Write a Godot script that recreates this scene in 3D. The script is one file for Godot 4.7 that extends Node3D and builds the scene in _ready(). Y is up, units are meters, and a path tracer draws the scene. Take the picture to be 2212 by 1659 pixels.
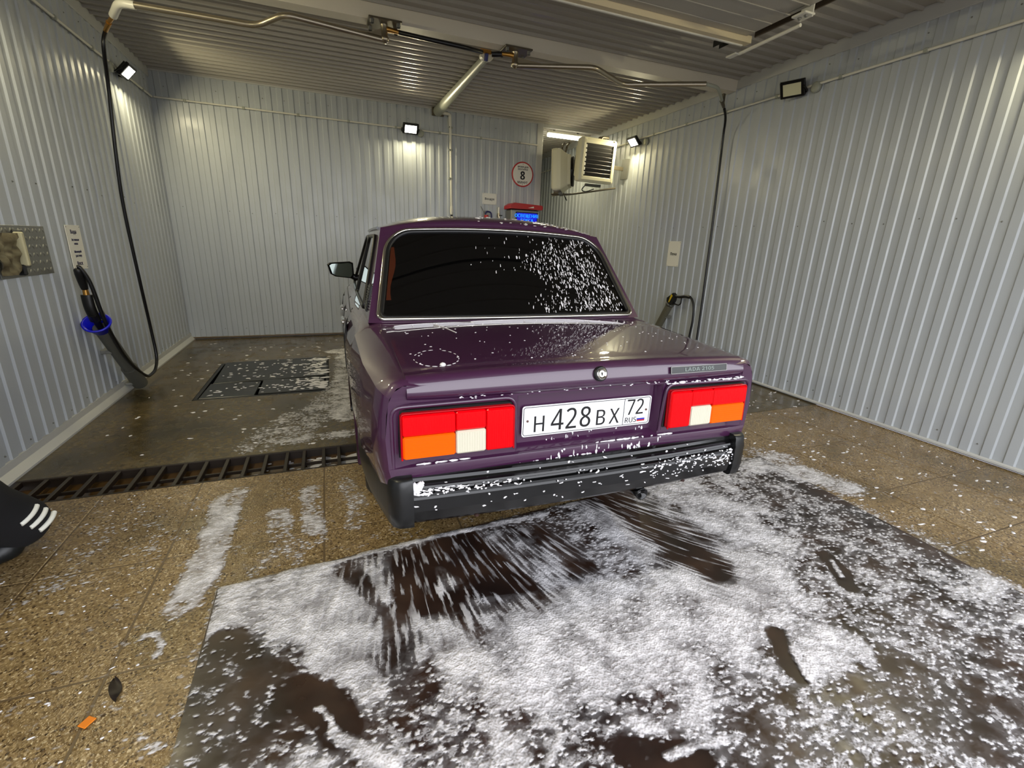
extends Node3D
# A self-service car wash bay: a dark purple sedan seen from behind, foam over the floor, ribbed sheet walls and ceiling.
# World: metres, floor at y 0, the bay runs away from the camera along -z.

const XL := -1.65      # left wall face
const XR := 4.0        # right wall face
const ZB := -6.72      # back wall face
const ZF := 0.35        # front wall (open door) behind the camera
const HC := 2.95       # ceiling
const PITCH := 0.119   # rib pitch of the sheets
const CAR_AT := Vector3(0.8396, 0.0, -1.3444)
const CAR_TURN := -0.02135

var names := {}
var rng := RandomNumberGenerator.new()
var font: SystemFont
var font_bold: SystemFont
var font_mono: SystemFont
var MT := {}

func _ready() -> void:
	rng.seed = 7
	make_camera()
	make_sky_and_exposure()
	make_fonts()
	make_materials()
	build_room()
	build_floor()
	build_ceiling_things()
	build_lamps()
	build_wall_things()
	build_left_station()
	build_right_station()
	build_heaters()
	build_back_things()
	build_car()
	build_person()
	build_litter()
	build_foam()

# ---------------------------------------------------------------- camera, sky, exposure
func make_camera() -> void:
	var cam := Camera3D.new()
	cam.name = "camera"
	cam.position = Vector3(0, 1.28, 0)
	cam.basis = Basis.from_euler(Vector3(-0.29425, -0.37934, 0.036933), EULER_ORDER_YXZ)
	cam.fov = rad_to_deg(2.0 * atan(829.5 / 998.0))
	cam.near = 0.05
	cam.far = 200.0
	add_child(cam)
	cam.current = true

func make_sky_and_exposure() -> void:
	var sky_mat := ProceduralSkyMaterial.new()
	sky_mat.sky_top_color = Color(0.79, 0.80, 0.825)
	sky_mat.sky_horizon_color = Color(0.895, 0.90, 0.92)
	sky_mat.ground_bottom_color = Color(0.40, 0.40, 0.42)
	sky_mat.ground_horizon_color = Color(0.70, 0.74, 0.80)
	sky_mat.sky_curve = 0.2
	var sky := Sky.new()
	sky.sky_material = sky_mat
	var env := Environment.new()
	env.background_mode = Environment.BG_SKY
	env.sky = sky
	env.background_energy_multiplier = 6.6
	env.tonemap_mode = Environment.TONE_MAPPER_LINEAR
	env.tonemap_exposure = 1.0
	env.sdfgi_enabled = true
	env.ssao_enabled = true
	env.ssil_enabled = true
	var we := WorldEnvironment.new()
	we.name = "world_environment"
	we.environment = env
	add_child(we)

const FLOOD_ENERGY := 1.45

func make_fonts() -> void:
	font = SystemFont.new()
	font.font_names = PackedStringArray(["Droid Sans"])
	font_bold = SystemFont.new()
	font_bold.font_names = PackedStringArray(["Droid Sans"])
	font_bold.font_weight = 700
	font_mono = SystemFont.new()
	font_mono.font_names = PackedStringArray(["Droid Sans Mono"])

# ---------------------------------------------------------------- naming and tagging
func numbered(called: String) -> String:
	if not names.has(called):
		names[called] = 0
		return called
	names[called] += 1
	return "%s_%03d" % [called, names[called]]

func tag(o: Node, label := "", category := "", group := "", kind := "") -> Node:
	if label: o.set_meta("label", label)
	if category: o.set_meta("category", category)
	if group: o.set_meta("group", group)
	if kind: o.set_meta("kind", kind)
	return o

func thing(called: String, label: String, category: String, at := Vector3.ZERO, turn := 0.0, group := "") -> Node3D:
	var o := Node3D.new()
	o.name = numbered(called)
	add_child(o)
	o.position = at
	o.rotation.y = turn
	tag(o, label, category, group)
	return o

func struct(called: String, label := "") -> Node3D:
	var o := Node3D.new()
	o.name = numbered(called)
	add_child(o)
	tag(o, label, "", "", "structure")
	return o

func obj(called: String, s: SurfaceTool, m: Material, parent: Node = null, at := Vector3.ZERO) -> MeshInstance3D:
	s.generate_normals()
	return put(called, s.commit(), m, parent, at)

func put(called: String, mesh: Mesh, m: Material, parent: Node = null, at := Vector3.ZERO) -> MeshInstance3D:
	var o := MeshInstance3D.new()
	o.name = numbered(called) if parent == null else called
	o.mesh = mesh
	o.material_override = m
	o.position = at
	if parent == null:
		add_child(o)
	else:
		parent.add_child(o, true)
	return o

# ---------------------------------------------------------------- mesh helpers
func st() -> SurfaceTool:
	var s := SurfaceTool.new()
	s.begin(Mesh.PRIMITIVE_TRIANGLES)
	s.set_smooth_group(-1)
	return s

func t3(s: SurfaceTool, a: Vector3, b: Vector3, c: Vector3) -> void:
	s.add_vertex(a)
	s.add_vertex(b)
	s.add_vertex(c)

# a convex face fan whose front looks away from the point cen
func fo(s: SurfaceTool, p: Array, cen: Vector3) -> void:
	var a: Vector3 = p[0]
	var n := Vector3.ZERO
	var mid := Vector3.ZERO
	for i in p.size():
		mid += p[i]
		if i > 1:
			n += (p[i - 1] - a).cross(p[i] - a)
	mid /= p.size()
	var out := n.dot(mid - cen) > 0.0
	for i in range(1, p.size() - 1):
		if out:
			t3(s, a, p[i + 1], p[i])
		else:
			t3(s, a, p[i], p[i + 1])

func box(s: SurfaceTool, c: Vector3, size: Vector3, ch := 0.0, b := Basis()) -> void:
	var h := size * 0.5
	var k := minf(ch, minf(h.x, minf(h.y, h.z)) * 0.9)
	var q := func(ax: int, x: float, u: float, v: float) -> Vector3:
		var r := Vector3.ZERO
		r[ax] = x
		r[(ax + 1) % 3] = u
		r[(ax + 2) % 3] = v
		return c + b * r
	for ax in 3:
		var u: float = h[(ax + 1) % 3]
		var v: float = h[(ax + 2) % 3]
		for g in [-1.0, 1.0]:
			fo(s, [q.call(ax, g * h[ax], -u + k, -v + k), q.call(ax, g * h[ax], u - k, -v + k), q.call(ax, g * h[ax], u - k, v - k), q.call(ax, g * h[ax], -u + k, v - k)], c)
			if k > 0.0:
				for g2 in [-1.0, 1.0]:   # the edge between face ax and face ax+1
					var w: float = v - k
					fo(s, [q.call(ax, g * h[ax], g2 * (u - k), -w), q.call(ax, g * h[ax], g2 * (u - k), w), q.call(ax, g * (h[ax] - k), g2 * u, w), q.call(ax, g * (h[ax] - k), g2 * u, -w)], c)
	if k > 0.0:
		for gx in [-1.0, 1.0]:
			for gy in [-1.0, 1.0]:
				for gz in [-1.0, 1.0]:
					fo(s, [c + b * Vector3(gx * h.x, gy * (h.y - k), gz * (h.z - k)), c + b * Vector3(gx * (h.x - k), gy * h.y, gz * (h.z - k)), c + b * Vector3(gx * (h.x - k), gy * (h.y - k), gz * h.z)], c)

func boxm(size: Vector3, ch := 0.0) -> SurfaceTool:
	var s := st()
	box(s, Vector3.ZERO, size, ch)
	return s

# a tube along points; radius may be a number or one per point
func tube(s: SurfaceTool, pts: Array, radius, sides := 8, caps := true, flat := Vector2(1, 1)) -> void:
	var n := pts.size()
	var rings := []
	var t: Vector3 = (pts[1] - pts[0]).normalized()
	var up := Vector3.UP if absf(t.y) < 0.9 else Vector3.RIGHT
	var x := t.cross(up).normalized()
	for i in n:
		var d: Vector3
		if i == 0: d = pts[1] - pts[0]
		elif i == n - 1: d = pts[n - 1] - pts[n - 2]
		else: d = (pts[i + 1] - pts[i]).normalized() + (pts[i] - pts[i - 1]).normalized()
		d = d.normalized()
		x = (x - d * x.dot(d)).normalized()
		var y := d.cross(x)
		var r: float = radius[i] if radius is Array else radius
		var ring := PackedVector3Array()
		for k in sides:
			var a := TAU * k / sides
			ring.append(pts[i] + (x * cos(a) * flat.x + y * sin(a) * flat.y) * r)
		rings.append(ring)
	s.set_smooth_group(0)
	for i in n - 1:
		var cen: Vector3 = (pts[i] + pts[i + 1]) * 0.5
		for k in sides:
			var k2 := (k + 1) % sides
			fo(s, [rings[i][k], rings[i][k2], rings[i + 1][k2], rings[i + 1][k]], cen)
	s.set_smooth_group(-1)
	if caps:
		fo(s, Array(rings[0]), pts[1])
		fo(s, Array(rings[n - 1]), pts[n - 2])

# points rounded through the corners of a polyline
func rounded(pts: Array, r: float, k := 4) -> Array:
	var out := [pts[0]]
	for i in range(1, pts.size() - 1):
		var a: Vector3 = (pts[i - 1] - pts[i])
		var b: Vector3 = (pts[i + 1] - pts[i])
		var q := minf(r, minf(a.length(), b.length()) * 0.45)
		var p0: Vector3 = pts[i] + a.normalized() * q
		var p1: Vector3 = pts[i] + b.normalized() * q
		for j in k + 1:
			var f := float(j) / k
			out.append(p0.lerp(pts[i], f).lerp(pts[i].lerp(p1, f), f))
	out.append(pts[-1])
	return out

func curve(pts: Array, per := 8) -> Array:
	var c := Curve3D.new()
	for i in pts.size():
		var a: Vector3 = pts[maxi(i - 1, 0)]
		var b: Vector3 = pts[mini(i + 1, pts.size() - 1)]
		var h := (b - a) / 6.0
		c.add_point(pts[i], -h, h)
	var out := []
	for i in (pts.size() - 1) * per + 1:
		out.append(c.samplef(float(i) / per))
	return out

# a body turned round an axis: profile of (radius, along)
func lathe(s: SurfaceTool, prof: Array, at := Vector3.ZERO, b := Basis(), sides := 24, smooth := true) -> void:
	var mid := 0.0
	for p in prof: mid += p.y
	var cen := at + b * Vector3(0, mid / prof.size(), 0)
	s.set_smooth_group(0 if smooth else -1)
	for i in prof.size() - 1:
		for k in sides:
			var a0 := TAU * k / sides
			var a1 := TAU * (k + 1) / sides
			var p := [Vector3(cos(a0) * prof[i].x, prof[i].y, sin(a0) * prof[i].x), Vector3(cos(a1) * prof[i].x, prof[i].y, sin(a1) * prof[i].x), Vector3(cos(a1) * prof[i + 1].x, prof[i + 1].y, sin(a1) * prof[i + 1].x), Vector3(cos(a0) * prof[i + 1].x, prof[i + 1].y, sin(a0) * prof[i + 1].x)]
			for j in 4: p[j] = at + b * p[j]
			# the winding follows the profile: bottom to top with the outside outside
			t3(s, p[0], p[1], p[2])
			t3(s, p[0], p[2], p[3])
	s.set_smooth_group(-1)

# a grid of rows of points
func grid(s: SurfaceTool, rows: Array, flip := false, smooth := 0, closed := false) -> void:
	s.set_smooth_group(smooth)
	for i in rows.size() - 1:
		var n: int = rows[i].size()
		for j in (n if closed else n - 1):
			var a: Vector3 = rows[i][j]
			var b: Vector3 = rows[i][(j + 1) % n]
			var c: Vector3 = rows[i + 1][(j + 1) % n]
			var d: Vector3 = rows[i + 1][j]
			if flip:
				t3(s, a, c, b)
				t3(s, a, d, c)
			else:
				t3(s, a, b, c)
				t3(s, a, c, d)
	s.set_smooth_group(-1)

# a flat outline (x, y) pushed out along z from z0 to z1, placed by at and b
func prism(s: SurfaceTool, poly: PackedVector2Array, z0: float, z1: float, at := Vector3.ZERO, b := Basis(), smooth_sides := false) -> void:
	var p := poly.duplicate()
	if Geometry2D.is_polygon_clockwise(p): p.reverse()
	var idx := Geometry2D.triangulate_polygon(p)
	var f := func(i: int, z: float) -> Vector3: return at + b * Vector3(p[i].x, p[i].y, z)
	var zb := maxf(z0, z1)
	var za := minf(z0, z1)
	var dets := b.determinant() > 0.0
	for i in range(0, idx.size(), 3):
		var u: Vector3 = f.call(idx[i], zb)
		var v: Vector3 = f.call(idx[i + 1], zb)
		var w: Vector3 = f.call(idx[i + 2], zb)
		var up := (v - u).cross(w - u).dot(b.z) > 0.0
		var o := [0, 2, 1] if up else [0, 1, 2]
		t3(s, f.call(idx[i + o[0]], zb), f.call(idx[i + o[1]], zb), f.call(idx[i + o[2]], zb))
		t3(s, f.call(idx[i + o[0]], za), f.call(idx[i + o[2]], za), f.call(idx[i + o[1]], za))
	if smooth_sides: s.set_smooth_group(1)
	for i in p.size():
		var j := (i + 1) % p.size()
		if dets:
			t3(s, f.call(i, za), f.call(i, zb), f.call(j, zb))
			t3(s, f.call(i, za), f.call(j, zb), f.call(j, za))
		else:
			t3(s, f.call(i, za), f.call(j, zb), f.call(i, zb))
			t3(s, f.call(i, za), f.call(j, za), f.call(j, zb))
	s.set_smooth_group(-1)

func round_rect(w: float, h: float, r: float, k := 4) -> PackedVector2Array:
	var out := PackedVector2Array()
	for c in 4:
		var cx := (w / 2 - r) * (1 if c in [0, 3] else -1)
		var cy := (h / 2 - r) * (1 if c in [0, 1] else -1)
		for j in k + 1:
			var a := PI / 2 * (c + float(j) / k)
			out.append(Vector2(cx + cos(a) * r, cy + sin(a) * r))
	return out

# raised lettering: cap height in metres, centred on at, in the plane of b (x along the line, z out)
func letters(text: String, cap: float, m: Material, parent: Node, at: Vector3, b := Basis(), f: Font = null, called := "lettering", stretch := 1.0, align := HORIZONTAL_ALIGNMENT_CENTER, thick := 0.0012) -> MeshInstance3D:
	var t := TextMesh.new()
	t.text = text
	t.font = f if f else font
	t.font_size = 64
	t.pixel_size = cap / (0.714 * 64)
	t.depth = thick
	t.curve_step = 1.0
	t.horizontal_alignment = align
	t.vertical_alignment = VERTICAL_ALIGNMENT_CENTER
	var o := put(called, t, m, parent)
	o.transform = Transform3D(b * Basis.from_scale(Vector3(stretch, 1, 1)), at)
	return o

func look(dir: Vector3, up := Vector3.UP) -> Basis:   # a basis whose z is dir
	var z := dir.normalized()
	var x := up.cross(z).normalized()
	return Basis(x, z.cross(x), z)

func along(dir: Vector3) -> Basis:   # a basis whose y is dir
	var y := dir.normalized()
	var x := y.cross(Vector3.FORWARD if absf(y.z) < 0.9 else Vector3.RIGHT).normalized()
	return Basis(x, y, x.cross(y))

# ---------------------------------------------------------------- materials
func M(c: Color, rough := 0.5, metal := 0.0) -> StandardMaterial3D:
	var m := StandardMaterial3D.new()
	m.albedo_color = c
	m.roughness = rough
	m.metallic = metal
	return m

func noise_tex(size: int, freq: float, type: int, stops: Array, seed_ := 1, octaves := 4, normal := false, ret := -1) -> NoiseTexture2D:
	var n := FastNoiseLite.new()
	n.noise_type = type
	n.frequency = freq
	n.seed = seed_
	n.fractal_octaves = octaves
	if octaves < 2: n.fractal_type = FastNoiseLite.FRACTAL_NONE
	if ret >= 0: n.cellular_return_type = ret
	var t := NoiseTexture2D.new()
	t.width = size
	t.height = size
	t.seamless = true
	t.noise = n
	if normal:
		t.as_normal_map = true
		t.bump_strength = 6.0
	elif stops:
		var g := Gradient.new()
		g.offsets = PackedFloat32Array(stops.map(func(a): return a[0]))
		g.colors = PackedColorArray(stops.map(func(a): return a[1]))
		t.color_ramp = g
	return t

func grey(v: float) -> Color:
	return Color(v, v, v)

func triplanar(m: StandardMaterial3D, per_metre: float) -> StandardMaterial3D:
	m.uv1_triplanar = true
	m.uv1_world_triplanar = true
	m.uv1_scale = Vector3.ONE * per_metre
	return m

func make_materials() -> void:
	var smear := noise_tex(512, 0.012, FastNoiseLite.TYPE_SIMPLEX_SMOOTH, [[0.0, grey(0.28)], [0.5, grey(0.36)], [1.0, grey(0.5)]], 3)
	MT.sheet = M(Color(0.695, 0.715, 0.728), 1.0)
	MT.sheet.roughness_texture = smear
	MT.sheet.metallic_specular = 0.6
	triplanar(MT.sheet, 0.5)
	MT.ceil = M(Color(0.66, 0.64, 0.60), 0.33)
	MT.trim = M(Color(0.74, 0.74, 0.72), 0.4)
	MT.slab_wall = M(Color(0.5, 0.5, 0.5), 0.8)
	MT.white = M(Color(0.86, 0.85, 0.80), 0.45)
	MT.white_plastic = M(Color(0.88, 0.87, 0.82), 0.35)
	MT.pvc = M(Color(0.62, 0.63, 0.58), 0.4)
	MT.steel = M(Color(0.72, 0.68, 0.60), 0.28, 0.9)
	MT.bracket = M(Color(0.40, 0.37, 0.31), 0.45, 0.6)
	MT.brass = M(Color(0.75, 0.56, 0.28), 0.3, 0.9)
	MT.galv = M(Color(0.55, 0.55, 0.53), 0.4, 0.7)
	MT.rubber = M(Color(0.03, 0.03, 0.035), 0.45)
	MT.black = M(Color(0.035, 0.035, 0.04), 0.4)
	MT.black_gloss = M(Color(0.02, 0.02, 0.022), 0.12)
	MT.hose = M(Color(0.04, 0.04, 0.05), 0.35)
	MT.blue = M(Color(0.03, 0.06, 0.75), 0.35)
	MT.blue_dark = M(Color(0.05, 0.08, 0.35), 0.4)
	MT.yellow = M(Color(0.80, 0.68, 0.08), 0.4)
	MT.grey_pipe = M(Color(0.33, 0.33, 0.30), 0.45)
	MT.red = M(Color(0.70, 0.05, 0.06), 0.35)
	MT.ink = M(Color(0.05, 0.05, 0.09), 0.7)
	MT.ink_blue = M(Color(0.10, 0.09, 0.25), 0.7)
	MT.paper = M(Color(0.90, 0.89, 0.84), 0.5)
	# wet aggregate concrete
	MT.floor = M(Color(1, 1, 1), 1.0)
	MT.floor.albedo_texture = noise_tex(1024, 0.14, FastNoiseLite.TYPE_CELLULAR, [[0.0, Color(0.27, 0.21, 0.14)], [0.09, Color(0.44, 0.36, 0.24)], [0.28, Color(0.53, 0.445, 0.305)], [0.7, Color(0.60, 0.51, 0.355)], [0.93, Color(0.68, 0.59, 0.43)], [1.0, Color(0.84, 0.77, 0.63)]], 11, 1, false, FastNoiseLite.RETURN_CELL_VALUE)
	MT.floor.roughness_texture = noise_tex(512, 0.01, FastNoiseLite.TYPE_SIMPLEX_SMOOTH, [[0.0, grey(0.10)], [0.5, grey(0.18)], [1.0, grey(0.42)]], 5)
	MT.floor.normal_enabled = true
	MT.floor.normal_texture = noise_tex(1024, 0.10, FastNoiseLite.TYPE_SIMPLEX_SMOOTH, [], 9, 3, true)
	MT.floor.normal_scale = 0.22
	MT.floor.detail_enabled = true
	MT.floor.detail_albedo = noise_tex(512, 0.006, FastNoiseLite.TYPE_SIMPLEX_SMOOTH, [[0.0, Color(0.62, 0.62, 0.55)], [0.45, Color(0.9, 0.88, 0.84)], [1.0, Color(1, 1, 1)]], 21)
	MT.floor.detail_blend_mode = BaseMaterial3D.BLEND_MODE_MUL
	MT.floor.detail_uv_layer = BaseMaterial3D.DETAIL_UV_2
	MT.floor.uv2_triplanar = true
	MT.floor.uv2_world_triplanar = true
	MT.floor.uv2_scale = Vector3.ONE * 0.35
	triplanar(MT.floor, 1.1)
	# the older, slimier floor past the drain
	MT.floor_far = MT.floor.duplicate()
	MT.floor_far.albedo_texture = noise_tex(512, 0.09, FastNoiseLite.TYPE_CELLULAR, [[0.0, Color(0.30, 0.26, 0.16)], [0.5, Color(0.38, 0.33, 0.21)], [1.0, Color(0.48, 0.42, 0.28)]], 12, 3, false, FastNoiseLite.RETURN_CELL_VALUE)
	MT.floor_far.normal_scale = 0.10
	MT.joint = M(Color(0.38, 0.31, 0.21), 0.35)
	MT.beam = M(Color(0.88, 0.85, 0.78), 0.5)
	# wet dark mat
	MT.mat = M(Color(1, 1, 1), 1.0)
	MT.mat.albedo_texture = noise_tex(512, 0.012, FastNoiseLite.TYPE_SIMPLEX_SMOOTH, [[0.0, Color(0.10, 0.065, 0.055)], [0.5, Color(0.17, 0.115, 0.09)], [1.0, Color(0.25, 0.18, 0.135)]], 31)
	MT.mat.roughness_texture = noise_tex(512, 0.02, FastNoiseLite.TYPE_SIMPLEX_SMOOTH, [[0.0, grey(0.24)], [1.0, grey(0.46)]], 32)
	triplanar(MT.mat, 0.6)
	MT.plate_dark = M(Color(0.10, 0.105, 0.10), 0.3)
	MT.pit = M(Color(0.02, 0.02, 0.02), 0.9)
	MT.rust = M(Color(0.14, 0.10, 0.06), 0.5)
	MT.drain_water = M(Color(0.34, 0.25, 0.13), 0.15)
	# car
	MT.paint = M(Color(0.23, 0.085, 0.215), 0.4)
	MT.paint.clearcoat_enabled = true
	MT.paint.clearcoat = 1.0
	MT.paint.clearcoat_roughness = 0.03
	MT.glass_dark = M(Color(0.012, 0.012, 0.013), 0.03)
	MT.chrome = M(Color(0.85, 0.84, 0.80), 0.12, 1.0)
	MT.bumper = M(Color(0.04, 0.04, 0.042), 0.14)
	MT.bumper_cap = M(Color(0.075, 0.078, 0.08), 0.34)
	MT.lens_red = lens(Color(0.90, 0.0, 0.04))
	MT.lens_red2 = lens(Color(0.66, 0.0, 0.05))
	MT.lens_orange = lens(Color(0.95, 0.36, 0.0))
	MT.lens_white = lens(Color(0.80, 0.78, 0.70))
	MT.plate_white = M(Color(0.93, 0.93, 0.93), 0.35)
	MT.plate_ink = M(Color(0.04, 0.035, 0.04), 0.4)
	MT.mirror = M(Color(0.8, 0.85, 0.82), 0.02, 1.0)
	MT.foam_blob = M(Color(0.90, 0.89, 0.90), 0.4)
	MT.tyre = M(Color(0.025, 0.025, 0.027), 0.6)
	MT.flag_blue = M(Color(0.10, 0.20, 0.65), 0.4)
	MT.cloth = M(Color(0.035, 0.035, 0.05), 0.9)
	MT.skin = M(Color(0.72, 0.53, 0.44), 0.55)

func lens(c: Color) -> StandardMaterial3D:
	var m := M(c, 0.22)
	m.metallic_specular = 0.32
	return m

# ---------------------------------------------------------------- the room
# profiled sheet: runs of raised and sunk flats with sloping sides, from a along dir, up by up, proud along n
func sheet(a: Vector3, dir: Vector3, width: float, up: Vector3, n: Vector3) -> SurfaceTool:
	var lo := PackedVector3Array()
	var d := 0.0
	var k := 0
	var offs := [[0.0, 0.0], [0.052, 0.0], [0.061, 0.010], [0.110, 0.010], [0.119, 0.0]]
	while d < width - 0.001:
		for o in offs:
			var p: float = d + o[0]
			if p <= width + 0.0005 and (o[0] > 0.0 or k == 0):
				lo.append(a + dir * p + n * (o[1] + 0.002))
		d += PITCH
		k += 1
	var hi := PackedVector3Array()
	for p in lo: hi.append(p + up)
	var s := st()
	grid(s, [lo, hi], up.cross(dir).dot(n) < 0.0, -1)
	return s

func wall(called: String, a: Vector3, dir: Vector3, length: float, height: float, n: Vector3, screws := true) -> Node3D:
	var w := struct(called)
	var s := st()
	var c := a + dir * length * 0.5 + Vector3(0, height * 0.5, 0) - n * 0.05
	var size := dir.abs() * length + Vector3(0, height, 0) + n.abs() * 0.1
	box(s, c, size)
	obj("backing", s, MT.slab_wall, w)
	var d := 0.0
	var sw := PITCH * 10
	var shared := {}
	while d < length - 0.01:
		var wd := minf(sw, length - d)
		var key := snappedf(wd, 0.001)
		if not shared.has(key):
			var q := sheet(Vector3.ZERO, dir, wd + 0.001, Vector3(0, height - 0.02, 0), n)
			q.generate_normals()
			shared[key] = q.commit()
		put("profiled_sheet", shared[key], MT.sheet, w, a + dir * d + Vector3(0, 0.01, 0))
		d += sw
	if screws:
		var head := st()
		lathe(head, [Vector2(0.0055, 0), Vector2(0.0055, 0.002), Vector2(0.0035, 0.003), Vector2(0.003, 0.006), Vector2(0.0001, 0.0062)], Vector3.ZERO, along(n), 7, false)
		head.generate_normals()
		var places := []
		var i := 1
		while i * PITCH * 2 < length - 0.05:
			for y in [0.12, 1.54, 2.78]:
				if rng.randf() < 0.85:
					places.append(a + dir * (i * PITCH * 2 - 0.095 + rng.randf_range(-0.012, 0.012)) + Vector3(0, y + rng.randf_range(-0.02, 0.02), 0) + n * 0.0025)
			i += 1
		var mm := MultiMesh.new()
		mm.transform_format = MultiMesh.TRANSFORM_3D
		mm.mesh = head.commit()
		mm.instance_count = places.size()
		for j in places.size(): mm.set_instance_transform(j, Transform3D(Basis(), places[j]))
		var mi := MultiMeshInstance3D.new()
		mi.name = "sheet_screws"
		mi.multimesh = mm
		mi.material_override = MT.galv
		mi.set_meta("kind", "stuff")
		w.add_child(mi, true)
	return w

func strip(called: String, size: Vector3, at: Vector3, m: Material, parent: Node = null, ch := 0.004) -> MeshInstance3D:
	var o := obj(called, boxm(size, ch), m, parent, at)
	if parent == null: o.set_meta("kind", "structure")
	return o

func build_room() -> void:
	wall("wall_left", Vector3(XL, 0, ZB), Vector3(0, 0, 1), ZF - ZB, HC, Vector3(1, 0, 0))
	wall("wall_back", Vector3(XL, 0, ZB), Vector3(1, 0, 0), 2.96 - XL, HC, Vector3(0, 0, 1))
	wall("wall_right", Vector3(XR, 0, -10.0), Vector3(0, 0, 1), ZF + 10.0, HC, Vector3(-1, 0, 0))
	wall("wall_passage", Vector3(2.96, 0, -10.0), Vector3(0, 0, 1), 3.18, HC, Vector3(1, 0, 0), false)
	wall("wall_end", Vector3(2.96, 0, -10.0), Vector3(1, 0, 0), 1.04, HC, Vector3(0, 0, 1), false)
	# the corner post where the back wall stops at the passage
	strip("trim_1", Vector3(0.09, HC, 0.112), Vector3(2.965, HC / 2, ZB - 0.036), MT.trim)
	# front wall with the open doorway, behind the camera
	var f := struct("wall_front")
	for b in [[Vector3(XL, 0, 0), Vector3(-1.1, HC, 0)], [Vector3(3.62, 0, 0), Vector3(XR, HC, 0)], [Vector3(-1.1, 2.62, 0), Vector3(3.62, HC, 0)]]:
		var s := st()
		box(s, (b[0] + b[1]) / 2 + Vector3(0, 0, ZF + 0.05), b[1] - b[0] + Vector3(0, 0, 0.1))
		obj("wall_panel", s, MT.sheet, f)
	# flashing under the ceiling and along the floor
	strip("trim_2", Vector3(0.02, 0.10, ZF - ZB), Vector3(XL + 0.010, HC - 0.05, (ZF + ZB) / 2), MT.trim)
	strip("trim_3", Vector3(0.02, 0.10, ZF + 10.0), Vector3(XR - 0.010, HC - 0.05, (ZF - 10.0) / 2), MT.trim)
	strip("trim_4", Vector3(2.96 - XL, 0.035, 0.02), Vector3((2.96 + XL) / 2, HC - 0.018, ZB + 0.010), MT.trim)
	var bl := struct("baseboard_left")
	var p := PackedVector2Array([Vector2(0, 0), Vector2(0.05, 0), Vector2(0.05, 0.012), Vector2(0.016, 0.045), Vector2(0.014, 0.085), Vector2(0, 0.085)])
	var s2 := st()
	prism(s2, p, ZB, ZF, Vector3(XL, 0, 0))
	obj("flashing", s2, MT.trim, bl)
	var br := struct("baseboard_right")
	var s3 := st()
	prism(s3, PackedVector2Array([Vector2(0, 0.0), Vector2(-0.022, 0.0), Vector2(-0.022, 0.012), Vector2(-0.013, 0.02), Vector2(0, 0.02)]), -10.0, ZF, Vector3(XR, 0.012, 0))
	obj("flashing", s3, MT.trim, br)
	strip("baseboard_back", Vector3(2.96 - XL, 0.02, 0.022), Vector3((2.96 + XL) / 2, 0.02, ZB + 0.011), MT.joint)
	# ceiling
	var c := struct("ceiling")
	var cs := st()
	box(cs, Vector3((XL + XR) / 2, HC + 0.06, (ZF - 10.0) / 2), Vector3(XR - XL + 0.4, 0.1, ZF + 10.4))
	obj("backing", cs, MT.slab_wall, c)
	var z := ZF
	var ce := ceiling_sheet(XR - XL)
	var cp := ceiling_sheet(1.04)
	while z > -10.0:
		if z > ZB:
			put("profiled_sheet", ce, MT.ceil, c, Vector3(XL, HC, z))
		else:
			put("profiled_sheet", cp, MT.ceil, c, Vector3(2.96, HC, z))
		z -= 1.22
	# the strip of flashing where the ceiling passes over the back wall into the passage
	strip("trim_5", Vector3(1.04, 0.05, 0.03), Vector3(3.48, HC - 0.03, ZB - 0.06), MT.trim)
	# roof beam boxed in sheet
	var bm := struct("beam")
	var bs := st()
	prism(bs, PackedVector2Array([Vector2(-4.165, 2.96), Vector2(-4.17, 2.832), Vector2(-4.29, 2.832), Vector2(-4.33, 2.96)]), XL + 0.02, XR - 0.02, Vector3.ZERO, Basis(Vector3(0, 0, 1), Vector3(0, 1, 0), Vector3(1, 0, 0)))
	obj("cladding", bs, MT.beam, bm)
	# outside
	var yard := obj("ground_outside", boxm(Vector3(60, 0.2, 40)), M(Color(0.42, 0.41, 0.40), 0.8), null, Vector3(1, -0.12, 20.45))
	yard.set_meta("kind", "structure")

func ceiling_sheet(length: float) -> Mesh:
	var lo := PackedVector3Array()
	for i in 10:
		var z := -0.122 * i
		for o in [[0.0, 0.0], [0.090, 0.0], [0.095, 0.021], [0.108, 0.021], [0.122, 0.0]]:
			if o[0] > 0.0 or i == 0:
				lo.append(Vector3(0, o[1] - 0.002, z - o[0]))
	# the narrow rib is sunk into the ceiling; seen from below it is a groove with a lit far side
	for i in lo.size():
		lo[i].y = -lo[i].y - 0.004
	var hi := PackedVector3Array()
	for p in lo: hi.append(p + Vector3(length, 0, 0))
	var s := st()
	grid(s, [lo, hi], true, -1)
	s.generate_normals()
	return s.commit()

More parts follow.
